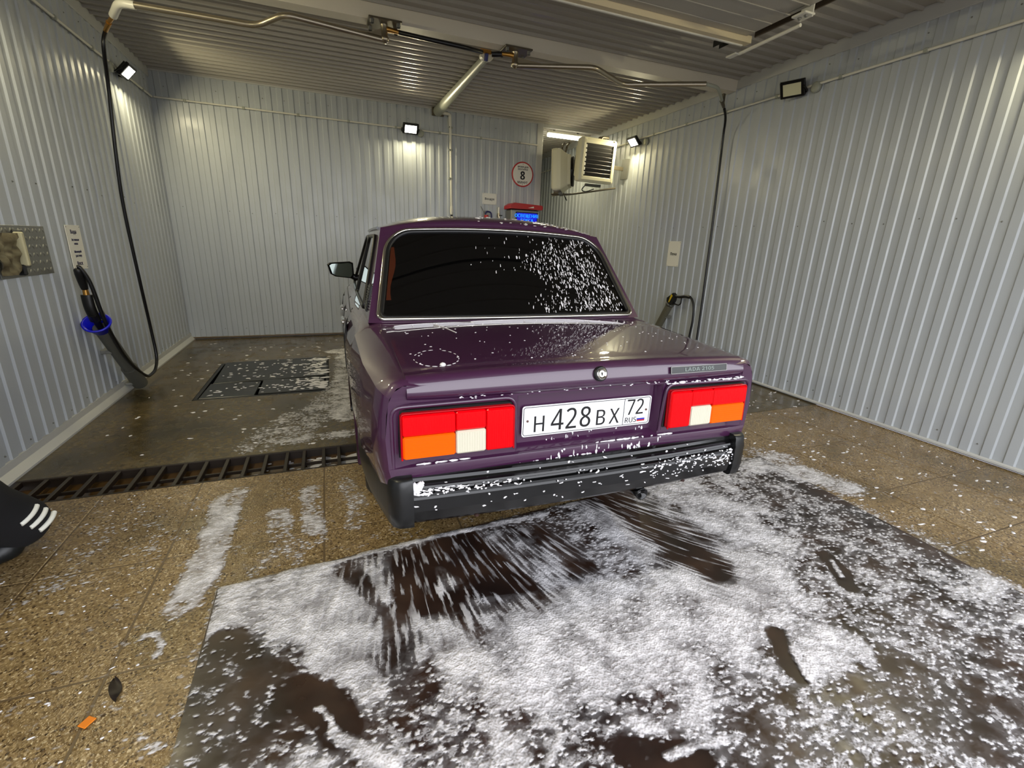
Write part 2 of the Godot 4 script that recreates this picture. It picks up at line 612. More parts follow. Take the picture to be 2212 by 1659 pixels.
func build_floor() -> void:
	var fl := struct("floor")
	var s := st()
	box(s, Vector3((XL + XR) / 2, -0.23, (ZF - 10.0) / 2), Vector3(XR - XL + 0.3, 0.12, ZF + 10.2))
	obj("bed", s, MT.pit, fl)
	var s1 := st()   # joint filler under the near slabs
	box(s1, Vector3((XL + XR) / 2, -0.082, (ZF - 2.648) / 2), Vector3(XR - XL, 0.16, ZF + 2.648))
	obj("joint_filler", s1, MT.joint, fl)
	var xs := [XL, -1.13, -0.705, -0.1, 0.5, 1.1, 1.7, 2.3, 2.87, 3.45, XR]
	var zs := [-2.648, -1.99, -1.42, -0.97, -0.4, ZF]
	for i in xs.size() - 1:
		for j in zs.size() - 1:
			var g := 0.005
			var w: float = xs[i + 1] - xs[i] - g
			var d: float = zs[j + 1] - zs[j] - g
			obj("slab", boxm(Vector3(w, 0.03, d), 0.003), MT.floor, fl, Vector3((xs[i] + xs[i + 1]) / 2, -0.015 + rng.randf_range(-0.0008, 0.0005), (zs[j] + zs[j + 1]) / 2))
	for r in [[XL, -1.08, ZB, -2.938], [-1.08, -0.06, ZB, -5.34], [-1.08, -0.06, -4.13, -2.938], [-0.06, XR, ZB, -2.938], [1.5, XR, -2.938, -2.648], [2.96, XR, -10.0, ZB]]:
		var s2 := st()   # past the drain, round the pit
		box(s2, Vector3((r[0] + r[1]) / 2, -0.085, (r[2] + r[3]) / 2), Vector3(r[1] - r[0], 0.17, r[3] - r[2]))
		obj("screed", s2, MT.floor_far, fl)
	# drain channel with its cross bars
	var dr := thing("floor_drain", "long open drain channel with dark cross bars across the floor on the left", "drain", Vector3(-0.075, 0, -2.793))
	var ds := st()
	box(ds, Vector3(0, -0.13, 0), Vector3(3.14, 0.02, 0.29))
	box(ds, Vector3(0, -0.065, 0.1425), Vector3(3.14, 0.13, 0.005))
	box(ds, Vector3(0, -0.065, -0.1425), Vector3(3.14, 0.13, 0.005))
	obj("channel", ds, MT.rust, dr)
	var wt := st()
	box(wt, Vector3(0, -0.085, 0), Vector3(3.13, 0.06, 0.28))
	obj("standing_water", wt, MT.drain_water, dr)
	for sg in [-1.0, 1.0]:
		obj("edge_angle", boxm(Vector3(3.14, 0.012, 0.012), 0.002), MT.rust, dr, Vector3(0, -0.006, sg * 0.139))
	obj("middle_bar", boxm(Vector3(3.14, 0.02, 0.01), 0.002), MT.rust, dr, Vector3(0, -0.035, 0.0))
	var barm: ArrayMesh
	var b0 := boxm(Vector3(0.02, 0.03, 0.276), 0.002)
	b0.generate_normals()
	barm = b0.commit()
	for i in 30:
		put("cross_bar", barm, MT.rust, dr, Vector3(-1.50 + i * 0.1045 + rng.randf_range(-0.01, 0.01), -0.018, 0))
	# pit with its three cover plates
	var pit := thing("floor_pit", "square sunken floor pit with dark steel rim beside the left wall", "pit", Vector3(-0.57, 0, -4.735))
	var ps := st()
	box(ps, Vector3(0, -0.165, 0), Vector3(1.02, 0.01, 1.21))
	for sg in [-1.0, 1.0]:
		box(ps, Vector3(sg * 0.5075, -0.085, 0), Vector3(0.005, 0.17, 1.21))
		box(ps, Vector3(0, -0.085, sg * 0.6025), Vector3(1.02, 0.17, 0.005))
	obj("pit_lining", ps, MT.pit, pit)
	var rim := st()
	for sg in [-1.0, 1.0]:
		box(rim, Vector3(sg * 0.495, -0.045, 0), Vector3(0.03, 0.09, 1.2))
		box(rim, Vector3(0, -0.045, sg * 0.585), Vector3(1.0, 0.09, 0.03))
	box(rim, Vector3(0, -0.06, 0.13), Vector3(0.98, 0.03, 0.04))
	obj("rim", rim, MT.black, pit)
	cover("pit_cover", "large far steel cover plate over the floor pit, raised along its edge", Vector3(0.955, 0.014, 0.70), Vector3(-0.555, 0.0, -4.99), Vector3(0.028, 0.012, 0.012))
	cover("pit_cover", "small near steel cover plate of the floor pit, nearest the left wall", Vector3(0.40, 0.014, 0.42), Vector3(-0.845, -0.012, -4.40), Vector3(0.0, -0.015, 0.0))
	cover("pit_cover", "near steel cover plate of the floor pit, the one beside the car", Vector3(0.52, 0.014, 0.43), Vector3(-0.36, -0.004, -4.40), Vector3(-0.01, 0.01, -0.004))
	# big rubber mat behind the car
	var mt := st()
	prism(mt, PackedVector2Array([Vector2(-0.471, -1.717), Vector2(2.547, -1.971), Vector2(2.49, 0.3), Vector2(-0.43, 0.3)]), 0.0, 0.008, Vector3.ZERO, Basis(Vector3(1, 0, 0), Vector3(0, 0, 1), Vector3(0, 1, 0)))
	tag(obj("floor_mat", mt, MT.mat), "huge dark brown wet mat under the foam behind the car", "mat")

func cover(called: String, label: String, size: Vector3, at: Vector3, tilt: Vector3) -> void:
	var o := obj(called, boxm(size, 0.003), MT.plate_dark, null, at)
	o.rotation = tilt
	tag(o, label, "cover plate", "steel covers over the floor pit")

# ---------------------------------------------------------------- ceiling hardware
func build_ceiling_things() -> void:
	# opened sectional door lying under the ceiling
	var d := thing("overhead_door", "grey ribbed sectional door rolled open flat under the ceiling", "door", Vector3(1.18, 2.78, -3.10))
	for i in 6:
		var s := st()
		box(s, Vector3(0, 0.02, 0.32 + i * 0.62), Vector3(3.56, 0.04, 0.60), 0.004)
		for k in 4:
			box(s, Vector3(0, -0.002, 0.10 + i * 0.62 + k * 0.14), Vector3(3.54, 0.006, 0.012), 0.002)
		obj("door_panel", s, MT.ceil, d)
	var bar := st()
	prism(bar, PackedVector2Array([Vector2(-0.03, 0.0), Vector2(0.03, 0.0), Vector2(0.035, 0.03), Vector2(0.005, 0.032), Vector2(0.0, 0.045), Vector2(-0.03, 0.045)]), -1.80, 1.83, Vector3(0, -0.035, -0.01), Basis(Vector3(0, 0, -1), Vector3(0, 1, 0), Vector3(1, 0, 0)))
	obj("bottom_rail", bar, M(Color(0.86, 0.80, 0.66), 0.4), d)
	obj("seal", boxm(Vector3(3.6, 0.015, 0.02), 0.004), MT.white, d, Vector3(0, -0.035, -0.035))
	for sd in [[1.0, "right", 2.975], [-1.0, "left", -0.63]]:
		var x: float = sd[2]
		var t := thing("door_track", "dark steel door track under the ceiling along the %s wall side" % sd[1], "door track", Vector3(x, 2.83, -1.2), 0.0, "")
		var s := st()
		box(s, Vector3(0, 0.02, 0), Vector3(0.06, 0.008, 4.4), 0.002)
		box(s, Vector3(0.03, 0.0, 0), Vector3(0.006, 0.045, 4.4), 0.002)
		box(s, Vector3(-0.03, 0.0, 0), Vector3(0.006, 0.045, 4.4), 0.002)
		obj("rail", s, MT.black, t)
		obj("hanger_angle", boxm(Vector3(0.012, 0.085, 4.1), 0.002), M(Color(0.36, 0.31, 0.25), 0.5), t, Vector3(sd[0] * 0.11, 0.02, 0.12))
		obj("angle_flange", boxm(Vector3(0.09, 0.008, 4.1), 0.002), M(Color(0.40, 0.35, 0.28), 0.5), t, Vector3(sd[0] * 0.07, 0.066, 0.12))
		for z in [-1.9, -0.4, 1.2]:
			obj("hanger", boxm(Vector3(0.04, 0.06, 0.03), 0.002), MT.galv, t, Vector3(sd[0] * 0.09, 0.09, z))
	var rb := thing("roller_bracket", "pale metal roller bracket on the edge of the overhead door", "bracket", Vector3(2.93, 2.76, -2.60))
	obj("bracket_plate", boxm(Vector3(0.09, 0.012, 0.10), 0.003), MT.white_plastic, rb, Vector3(0, -0.03, 0))
	obj("bracket_web", boxm(Vector3(0.012, 0.09, 0.09), 0.003), MT.white_plastic, rb, Vector3(0.03, 0.0, 0))
	for z in [-0.02, 0.025]:
		var b := st()
		lathe(b, [Vector2(0.013, -0.012), Vector2(0.013, 0.0), Vector2(0.008, 0.008), Vector2(0.0, 0.008)], Vector3(-0.005, -0.04, z), Basis(Vector3(1, 0, 0), Vector3(0, -1, 0), Vector3(0, 0, -1)), 8, false)
		obj("bolt", b, MT.galv, rb)
	var rr := st()
	tube(rr, [Vector3(0, 0, 0.02), Vector3(0, 0, -0.14)], 0.012, 10)
	obj("roller_axle", rr, MT.galv, rb, Vector3(-0.01, 0.03, 0))
	var wr := thing("door_lever", "thin white rod with a flattened tip beside the overhead door", "rod", Vector3(2.99, 2.70, -3.16))
	var ws := st()
	tube(ws, [Vector3(0, 0, 0), Vector3(0, 0.01, 0.50)], 0.012, 8)
	obj("rod", ws, MT.white_plastic, wr)
	obj("flat_tip", boxm(Vector3(0.05, 0.012, 0.10), 0.004), MT.white_plastic, wr, Vector3(-0.02, -0.002, -0.04))
	# pale duct from the beam to the back wall
	var du := thing("ceiling_duct", "pale tapering duct under the ceiling running to the back wall", "duct", Vector3(1.49, 2.90, -4.66))
	var s4 := st()
	tube(s4, [Vector3(0, 0.0, 0), Vector3(0.0, -0.005, -2.03)], [0.035, 0.062], 14)
	obj("pipe", s4, MT.pvc, du)
	var s5 := st()
	tube(s5, [Vector3(0, 0.0, 0.02), Vector3(0, 0.0, -0.03)], 0.062, 14, true, Vector2(1, 0.55))
	obj("end_collar", s5, MT.white_plastic, du)
	obj("wall_flange", boxm(Vector3(0.16, 0.10, 0.02), 0.006), MT.bracket, du, Vector3(0, -0.01, -2.04))
	# swivel booms
	boom_left()
	boom_right()
	var h := st()
	tube(h, curve([Vector3(0.64, 2.787, -4.19), Vector3(0.84, 2.755, -4.12), Vector3(1.12, 2.74, -4.10), Vector3(1.31, 2.775, -4.22)], 8), 0.016, 10)
	tag(obj("feed_hose", h, MT.hose), "short black hose slung under the beam between the two booms", "hose")

func swivel(called: String, label: String, at: Vector3, dirx: float) -> Node3D:
	var b := thing(called, label, "boom", at)
	obj("mount_plate", boxm(Vector3(0.24, 0.012, 0.20), 0.003), MT.bracket, b, Vector3(0, 0.0, 0))
	for x in [-0.095, 0.095]:
		for z in [-0.07, 0.07]:
			var n := st()
			lathe(n, [Vector2(0.015, -0.02), Vector2(0.015, 0.02), Vector2(0.0, 0.02)], Vector3(x, -0.012, z), Basis(), 6, false)
			obj("nut", n, MT.galv, b)
	var hub := st()
	lathe(hub, [Vector2(0.0, -0.125), Vector2(0.012, -0.125), Vector2(0.018, -0.115), Vector2(0.030, -0.11), Vector2(0.032, -0.085), Vector2(0.025, -0.08), Vector2(0.025, -0.02), Vector2(0.03, 0.0)], Vector3.ZERO, Basis(), 16, true)
	obj("swivel_hub", hub, MT.steel, b)
	var f := st()
	tube(f, [Vector3(0, -0.03, 0), Vector3(0.05 * dirx, -0.03, 0), Vector3(0.12 * dirx, -0.035, 0.0)], [0.022, 0.017, 0.013], 10)
	obj("hose_fitting", f, MT.brass, b)
	return b

func boom_left() -> void:
	var b := swivel("hose_boom", "left bent steel hose boom swivelling from a plate on the beam", Vector3(0.53, 2.822, -4.19), 1.0)
	var s := st()
	var pts := rounded([Vector3(-0.01, -0.10, 0.0), Vector3(-0.675, -0.10, 0.117), Vector3(-0.863, -0.16, 0.003), Vector3(-1.565, -0.16, -0.015)], 0.06)
	tube(s, pts, 0.021, 12)
	obj("arm", s, MT.steel, b)
	var t := st()
	tube(t, rounded([Vector3(-1.56, -0.16, -0.015), Vector3(-1.65, -0.157, -0.03), Vector3(-1.73, -0.19, -0.17)], 0.06), 0.024, 12)
	obj("end_sleeve", t, MT.white_plastic, b)
	var u := st()
	tube(u, [Vector3(-1.73, -0.19, -0.17), Vector3(-1.78, -0.212, -0.24)], [0.014, 0.012], 8)
	tube(u, [Vector3(-1.78, -0.212, -0.24), Vector3(-1.835, -0.242, -0.33)], [0.017, 0.013], 8)
	obj("hose_coupling", u, MT.brass, b)
	var g := st()
	prism(g, PackedVector2Array([Vector2(-0.02, -0.095), Vector2(-0.18, -0.095), Vector2(-0.02, -0.03)]), -0.004, 0.004)
	obj("gusset", g, MT.steel, b)

func boom_right() -> void:
	var b := swivel("hose_boom", "right bent steel hose boom reaching from the beam to the right wall", Vector3(1.60, 2.822, -4.22), -1.0)
	var s := st()
	var pts := rounded([Vector3(0.02, -0.10, 0.0), Vector3(0.616, -0.10, 0.27), Vector3(0.989, -0.14, 0.135), Vector3(1.616, -0.14, 0.484)], 0.06)
	tube(s, pts, 0.021, 12)
	obj("arm", s, MT.steel, b)
	var t := st()
	tube(t, rounded([Vector3(1.616, -0.14, 0.484), Vector3(1.76, -0.14, 0.47), Vector3(1.94, -0.14, 0.32), Vector3(2.06, -0.15, 0.22)], 0.06), 0.014, 10)
	obj("end_pipe", t, MT.pvc, b)
	var u := st()
	tube(u, [Vector3(2.06, -0.15, 0.22), Vector3(2.15, -0.18, 0.16)], [0.02, 0.015], 8)
	box(u, Vector3(2.10, -0.12, 0.19), Vector3(0.03, 0.08, 0.03), 0.004)
	obj("hose_coupling", u, MT.bracket, b)
	var g := st()
	prism(g, PackedVector2Array([Vector2(0.02, -0.09), Vector2(0.26, -0.09), Vector2(0.02, -0.04)]), -0.004, 0.004, Vector3.ZERO, Basis.from_euler(Vector3(0, -0.42, 0)))
	obj("gusset", g, MT.steel, b)
	var v := st()
	tube(v, [Vector3(-0.12, -0.035, 0), Vector3(-0.2, -0.045, -0.02)], 0.02, 8)
	obj("valve_body", v, MT.black, b)
	var w := st()
	box(w, Vector3(-0.25, -0.03, -0.03), Vector3(0.10, 0.03, 0.03), 0.006)
	obj("tee_fitting", w, MT.brass, b)
	var y := st()
	tube(y, [Vector3(-0.24, -0.04, -0.03), Vector3(-0.24, -0.09, -0.05)], 0.018, 8)
	obj("blue_joint", y, MT.blue_dark, b)

# ---------------------------------------------------------------- lamps
func flood(at: Vector3, n: Vector3, lit: bool, label: String, turn := 0.0) -> void:
	var out := n.rotated(Vector3.UP, turn)
	var dir := (out * 0.74 + Vector3(0, -0.68, 0)).normalized() if lit else (out * 0.80 + Vector3(0, -0.5, 0)).normalized()
	var b := look(dir)
	var o := thing("flood_light", label, "flood light", at, 0.0, "")
	var c := n * 0.10
	var s := st()
	box(s, c, Vector3(0.20, 0.135, 0.03), 0.006, b)
	for i in 6:
		box(s, c - b.z * 0.024 + b.x * (-0.075 + i * 0.03), Vector3(0.006, 0.11, 0.02), 0.001, b)
	obj("housing", s, MT.black, o)
	var f := st()
	box(f, c + b.z * 0.0155, Vector3(0.145, 0.095, 0.004), 0.001, b)
	var fm := M(Color(0.85, 0.84, 0.70), 0.3)
	if lit:
		fm.emission_enabled = true
		fm.emission = Color(1.0, 0.985, 0.93)
		fm.emission_energy_multiplier = 14.0
	obj("lamp_face", f, fm, o)
	var px := n.cross(Vector3.UP).normalized()
	for sg in [-1.0, 1.0]:
		var k := st()
		tube(k, rounded([c + px * sg * 0.108, c + px * sg * 0.11 - n * 0.05 + Vector3(0, -0.03, 0), n * 0.012 + px * sg * 0.06 + Vector3(0, -0.03, 0)], 0.02, 2), 0.007, 6)
		obj("yoke", k, MT.black, o)
	var j := st()
	lathe(j, [Vector2(0.0, 0.0), Vector2(0.042, 0.0), Vector2(0.042, 0.03), Vector2(0.03, 0.036), Vector2(0.0, 0.036)], n * 0.012 + (Vector3(0, -0.02, 0.17) if absf(n.x) > 0.5 else Vector3(0.14, -0.03, 0)), along(n), 16, true)
	obj("junction_box", j, MT.pvc, o)
	if lit:
		var a := AreaLight3D.new()
		a.name = "flood_area_light"
		a.area_size = Vector2(0.145, 0.095)
		a.light_color = Color(1.0, 0.95, 0.77)
		a.light_energy = FLOOD_ENERGY
		a.area_range = 14.0
		a.area_attenuation = 2.0
		a.shadow_enabled = true
		o.add_child(a, true)
		a.position = c + dir * 0.022
		a.look_at_from_position(a.global_position, a.global_position + dir, Vector3.UP if absf(dir.y) < 0.99 else Vector3.RIGHT)

func build_lamps() -> void:
	flood(Vector3(XL, 2.64, -5.73), Vector3(1, 0, 0), true, "lit flood light on the left wall near the back corner")
	flood(Vector3(1.12, 2.64, ZB), Vector3(0, 0, 1), true, "lit flood light on the back wall above the car")
	flood(Vector3(XR, 2.63, -5.76), Vector3(-1, 0, 0), true, "lit flood light on the right wall beside the fan heaters")
	flood(Vector3(XR, 2.66, -3.43), Vector3(-1, 0, 0), false, "unlit flood light with black frame on the right wall", 0.35)
	flood(Vector3(XL, 2.64, -3.45), Vector3(1, 0, 0), true, "lit flood light on the left wall above the person")
	flood(Vector3(XR, 2.64, -1.60), Vector3(-1, 0, 0), true, "lit flood light on the right wall nearest the doorway")
	flood(Vector3(XL, 2.64, -1.20), Vector3(1, 0, 0), true, "lit flood light on the left wall nearest the doorway")
	# strip light in the passage
	var o := thing("strip_light", "glowing white strip light under the ceiling of the passage", "strip light", Vector3(3.52, 2.86, -7.0))
	obj("lamp_base", boxm(Vector3(0.62, 0.03, 0.06), 0.005), MT.white_plastic, o, Vector3(0, 0.04, 0))
	for x in [-0.2, 0.2]:
		obj("hanger", boxm(Vector3(0.02, 0.04, 0.04), 0.002), MT.galv, o, Vector3(x, 0.07, 0))
	var t := st()
	tube(t, [Vector3(-0.3, 0, 0), Vector3(0.3, 0, 0)], 0.028, 12)
	var tm := M(Color(0.95, 0.95, 0.9), 0.3)
	tm.emission_enabled = true
	tm.emission = Color(1.0, 0.98, 0.88)
	tm.emission_energy_multiplier = 8.0
	obj("lamp_tube", t, tm, o)
	var a := AreaLight3D.new()
	a.name = "strip_area_light"
	a.area_size = Vector2(0.6, 0.05)
	a.light_color = Color(1.0, 0.95, 0.78)
	a.light_energy = 1.3
	a.area_range = 12.0
	a.area_attenuation = 2.0
	a.shadow_enabled = true
	o.add_child(a, true)
	a.position = Vector3(0, -0.035, 0)
	a.rotation = Vector3(-PI / 2, 0, 0)
	# cable conduits with their clips
	conduit("conduit", "thin white cable conduit along the left wall", [Vector3(XL + 0.03, 2.655, 0.8), Vector3(XL + 0.03, 2.655, -6.66)])
	conduit("conduit", "thin white cable conduit along the back wall", [Vector3(XL + 0.04, 2.66, ZB + 0.03), Vector3(2.93, 2.64, ZB + 0.03)])
	conduit("conduit", "thin white cable conduit along the right wall", [Vector3(XR - 0.03, 2.655, 0.8), Vector3(XR - 0.03, 2.665, -5.72), Vector3(XR - 0.03, 2.605, -8.9)])

func conduit(called: String, label: String, pts: Array) -> void:
	var o := thing(called, label, "conduit")
	var s := st()
	tube(s, pts, 0.010, 8)
	obj("pipe", s, MT.white, o)
	var c := boxm(Vector3(0.028, 0.03, 0.028), 0.004)
	c.generate_normals()
	var cm := c.commit()
	for i in pts.size() - 1:
		var l: float = pts[i].distance_to(pts[i + 1])
		var n := int(l / 0.55)
		for k in n:
			put("clip", cm, MT.pvc, o, pts[i].lerp(pts[i + 1], (k + 0.5) / n))

# ---------------------------------------------------------------- signs and wall things
# a board on a wall: centre, outward normal, size
func board(called: String, label: String, at: Vector3, n: Vector3, size: Vector2, m: Material) -> Node3D:
	var o := thing(called, label, "sign", at)
	o.basis = look(n)
	obj("board", boxm(Vector3(size.x, size.y, 0.004), 0.001), m, o)
	for sx in [-1.0, 1.0]:
		for sy in [-1.0, 1.0]:
			var p := st()
			lathe(p, [Vector2(0.004, 0), Vector2(0.004, 0.0015), Vector2(0.0, 0.003)], Vector3(sx * (size.x / 2 - 0.012), sy * (size.y / 2 - 0.012), 0.002), Basis(Vector3(1, 0, 0), Vector3(0, 0, 1), Vector3(0, -1, 0)), 7, false)
			obj("rivet", p, MT.galv, o)
	return o

func build_wall_things() -> void:
	var z := 0.0026
	# left wall: the list of programmes
	var a := board("wall_sign", "tall white sign with four dark words on the left wall", Vector3(XL + 0.016, 1.148, -4.265), Vector3(1, 0, 0), Vector2(0.21, 0.297), MT.paper)
	letters("Вода", 0.026, MT.ink_blue, a, Vector3(-0.005, 0.105, z), Basis(), font_bold)
	letters("Активная", 0.016, MT.ink_blue, a, Vector3(0, 0.052, z), Basis(), font_bold)
	letters("пена", 0.016, MT.ink_blue, a, Vector3(0, 0.026, z), Basis(), font_bold)
	letters("Моющий", 0.016, MT.ink_blue, a, Vector3(0, -0.028, z), Basis(), font_bold)
	letters("раствор", 0.016, MT.ink_blue, a, Vector3(0, -0.055, z), Basis(), font_bold)
	letters("Воск", 0.026, MT.ink_blue, a, Vector3(-0.005, -0.107, z), Basis(), font_bold)
	# right wall
	var b := board("wall_sign", "white upright sign with one word on the right wall above the spray gun", Vector3(XR - 0.016, 1.232, -4.79), Vector3(-1, 0, 0), Vector2(0.215, 0.297), MT.paper)
	letters("Пена", 0.034, MT.ink, b, Vector3(0, 0.0, z), Basis(), font_bold)
	# back wall
	var c := board("wall_sign", "small white sign on the back wall left of the pay terminal", Vector3(2.224, 1.88, ZB + 0.016), Vector3(0, 0, 1), Vector2(0.215, 0.148), MT.paper)
	letters("Воздух", 0.030, MT.ink, c, Vector3(0, 0, z), Basis(), font_bold)
	var d := thing("round_sign", "round white sign with red rim and a large 8 on the back wall", "sign", Vector3(2.715, 2.24, ZB + 0.014))
	var turned := Basis(Vector3(1, 0, 0), Vector3(0, 0, 1), Vector3(0, -1, 0))
	var s := st()
	lathe(s, [Vector2(0.0, 0.0), Vector2(0.166, 0.0), Vector2(0.168, 0.004), Vector2(0.166, 0.008), Vector2(0.150, 0.009), Vector2(0.0, 0.009)], Vector3.ZERO, turned, 40, false)
	obj("red_rim", s, MT.red, d)
	s = st()
	lathe(s, [Vector2(0.0, 0.008), Vector2(0.150, 0.008), Vector2(0.150, 0.0105), Vector2(0.0, 0.0105)], Vector3.ZERO, turned, 40, false)
	obj("face", s, MT.paper, d)
	letters("ВРЕМЯ ДЛЯ", 0.021, MT.ink, d, Vector3(0, 0.097, 0.0112), Basis(), font_bold)
	letters("ПРОТИРКИ", 0.021, MT.ink, d, Vector3(0, 0.064, 0.0112), Basis(), font_bold)
	letters("8", 0.108, MT.ink, d, Vector3(0, -0.018, 0.0112), Basis(), font_bold)
	letters("МИНУТ", 0.032, MT.ink, d, Vector3(0, -0.108, 0.0112), Basis(), font_bold)
	for y in [0.135, -0.138]:
		s = st()
		lathe(s, [Vector2(0.006, 0.010), Vector2(0.006, 0.012), Vector2(0.0, 0.014)], Vector3(0, y, 0), turned, 8, false)
		obj("screw", s, MT.galv, d)
	# left wall: embossed aluminium plate with a mat clamp
	var e := thing("mat_holder_plate", "embossed grey metal plate with a pale mat clamp on the left wall", "plate", Vector3(XL + 0.016, 1.14, -3.62))
	e.basis = look(Vector3(1, 0, 0))
	obj("plate", boxm(Vector3(0.54, 0.283, 0.004), 0.001), MT.galv, e)
	var lug := st()
	lathe(lug, [Vector2(0.016, 0.0), Vector2(0.008, 0.0022), Vector2(0.0, 0.003)], Vector3(0, 0, 0), turned, 8, true)
	lug.generate_normals()
	var lm := lug.commit()
	for j in 6:
		for i in 14:
			var l := put("stud", lm, MT.galv, e, Vector3(-0.245 + i * 0.0375 + (j % 2) * 0.012, -0.115 + j * 0.046, 0.002))
			l.scale = Vector3(0.55, 1.0, 1.0)
			l.rotation.z = 0.6 if (i + j) % 2 == 0 else -0.6
	obj("clamp_back", boxm(Vector3(0.045, 0.21, 0.03), 0.005), MT.grey_pipe, e, Vector3(-0.055, 0.015, 0.018))
	obj("clamp_jaw", boxm(Vector3(0.028, 0.185, 0.04), 0.006), M(Color(0.78, 0.75, 0.60), 0.5), e, Vector3(-0.09, 0.015, 0.035))
	obj("clamp_foot", boxm(Vector3(0.03, 0.06, 0.035), 0.006), MT.black, e, Vector3(-0.105, -0.10, 0.02))
	var rag := thing("hanging_rag", "crumpled brown and grey wet rag held on the embossed plate", "rag", Vector3(XL + 0.03, 1.13, -3.40))
	rag.basis = look(Vector3(1, 0, 0))
	var rows := []
	for j in 11:
		var r := PackedVector3Array()
		for i in 9:
			var u := i / 8.0 - 0.5
			var v := j / 10.0 - 0.5
			r.append(Vector3(u * (0.20 - 0.08 * v) , -v * 0.22, 0.018 + 0.016 * sin(u * 21.0 + v * 3.0) + 0.008 * sin(v * 17.0 + u * 5.0)))
		rows.append(r)
	var rs := st()
	grid(rs, rows, false, 0)
	var rm := M(Color.WHITE, 0.6)
	rm.albedo_texture = noise_tex(128, 0.03, FastNoiseLite.TYPE_SIMPLEX_SMOOTH, [[0.0, Color(0.14, 0.11, 0.08)], [0.5, Color(0.42, 0.38, 0.28)], [1.0, Color(0.62, 0.60, 0.48)]], 40)
	triplanar(rm, 3.0)
	obj("cloth", rs, rm, rag)

# a lance holster leaning out from the wall with a spray gun in it
func build_left_station() -> void:
	var hol := thing("lance_holster", "grey pipe holster with blue funnel collar on the left wall", "holster", Vector3(-1.52, 0, -4.55))
	var s := st()
	var lo := Vector3(-0.03, 0.05, -0.06)
	var hi := Vector3(-0.035, 0.60, 0.415)
	tube(s, [lo, hi], 0.045, 16)
	obj("pipe", s, MT.grey_pipe, hol)
	s = st()
	tube(s, [lo.lerp(hi, -0.02), lo.lerp(hi, 0.30)], 0.055, 16)
	obj("lower_sleeve", s, MT.grey_pipe, hol)
	var ax := (hi - lo).normalized()
	s = st()
	lathe(s, [Vector2(0.046, -0.03), Vector2(0.052, -0.025), Vector2(0.078, 0.045), Vector2(0.088, 0.05), Vector2(0.088, 0.058), Vector2(0.075, 0.058), Vector2(0.046, -0.015)], hi, along(ax), 24)
	obj("funnel_collar", s, MT.blue, hol)
	obj("strap", boxm(Vector3(0.07, 0.03, 0.10), 0.004), MT.galv, hol, lo.lerp(hi, 0.62) + Vector3(-0.05, 0, 0))
	obj("foot_bracket", boxm(Vector3(0.10, 0.02, 0.12), 0.004), MT.galv, hol, Vector3(-0.06, 0.06, -0.05))
	var gun := thing("spray_gun", "black high pressure spray gun standing in the blue collared holster", "spray gun", Vector3(-1.55, 0, -4.1))
	s = st()
	var p0 := Vector3(0.0, 0.60, -0.03)
	tube(s, [p0 + Vector3(0, -0.10, -0.07), p0, Vector3(-0.005, 0.70, 0.03)], [0.012, 0.02, 0.024], 10)
	obj("lance_socket", s, MT.black, gun)
	s = st()
	tube(s, curve([Vector3(-0.005, 0.655, 0.0), Vector3(-0.01, 0.74, 0.03), Vector3(-0.012, 0.80, 0.035), Vector3(-0.012, 0.84, 0.035)], 4), 0.030, 12, true, Vector2(0.8, 1.15))
	obj("gun_body", s, MT.black, gun)
	s = st()
	tube(s, [Vector3(-0.012, 0.835, 0.035), Vector3(-0.012, 0.885, 0.04)], [0.020, 0.016], 8)
	obj("brass_coupling", s, MT.brass, gun)
	s = st()
	tube(s, curve([Vector3(-0.012, 0.88, 0.04), Vector3(-0.01, 0.94, 0.06), Vector3(-0.008, 1.0, 0.085), Vector3(-0.008, 1.02, 0.09)], 4), [0.020, 0.022, 0.024, 0.025, 0.026, 0.026, 0.026, 0.026, 0.024, 0.024, 0.022, 0.020, 0.016], 12)
	obj("hose_grip", s, MT.rubber, gun)
	s = st()
	tube(s, curve([Vector3(0.03, 0.66, 0.0), Vector3(0.05, 0.70, 0.0), Vector3(0.04, 0.76, 0.03)], 4), 0.006, 6)
	obj("trigger", s, MT.galv, gun)
	var hs := st()
	tube(hs, curve([Vector3(-1.305, 2.58, -4.52), Vector3(-1.325, 2.48, -4.50), Vector3(-1.38, 2.257, -4.63), Vector3(-1.43, 1.8, -4.68), Vector3(-1.46, 1.44, -4.73), Vector3(-1.48, 0.90, -4.83), Vector3(-1.50, 0.45, -4.94), Vector3(-1.50, 0.20, -4.95), Vector3(-1.50, 0.10, -4.87), Vector3(-1.50, 0.08, -4.74), Vector3(-1.50, 0.10, -4.63), Vector3(-1.50, 0.19, -4.48), Vector3(-1.50, 0.347, -4.29), Vector3(-1.50, 0.555, -4.14), Vector3(-1.505, 0.70, -4.08), Vector3(-1.515, 0.92, -4.035), Vector3(-1.54, 1.02, -4.01), Vector3(-1.556, 1.03, -4.005)], 6), 0.0125, 10)
	tag(obj("pressure_hose", hs, MT.hose), "long black hose hanging from the left boom and looping up to the spray gun", "hose")

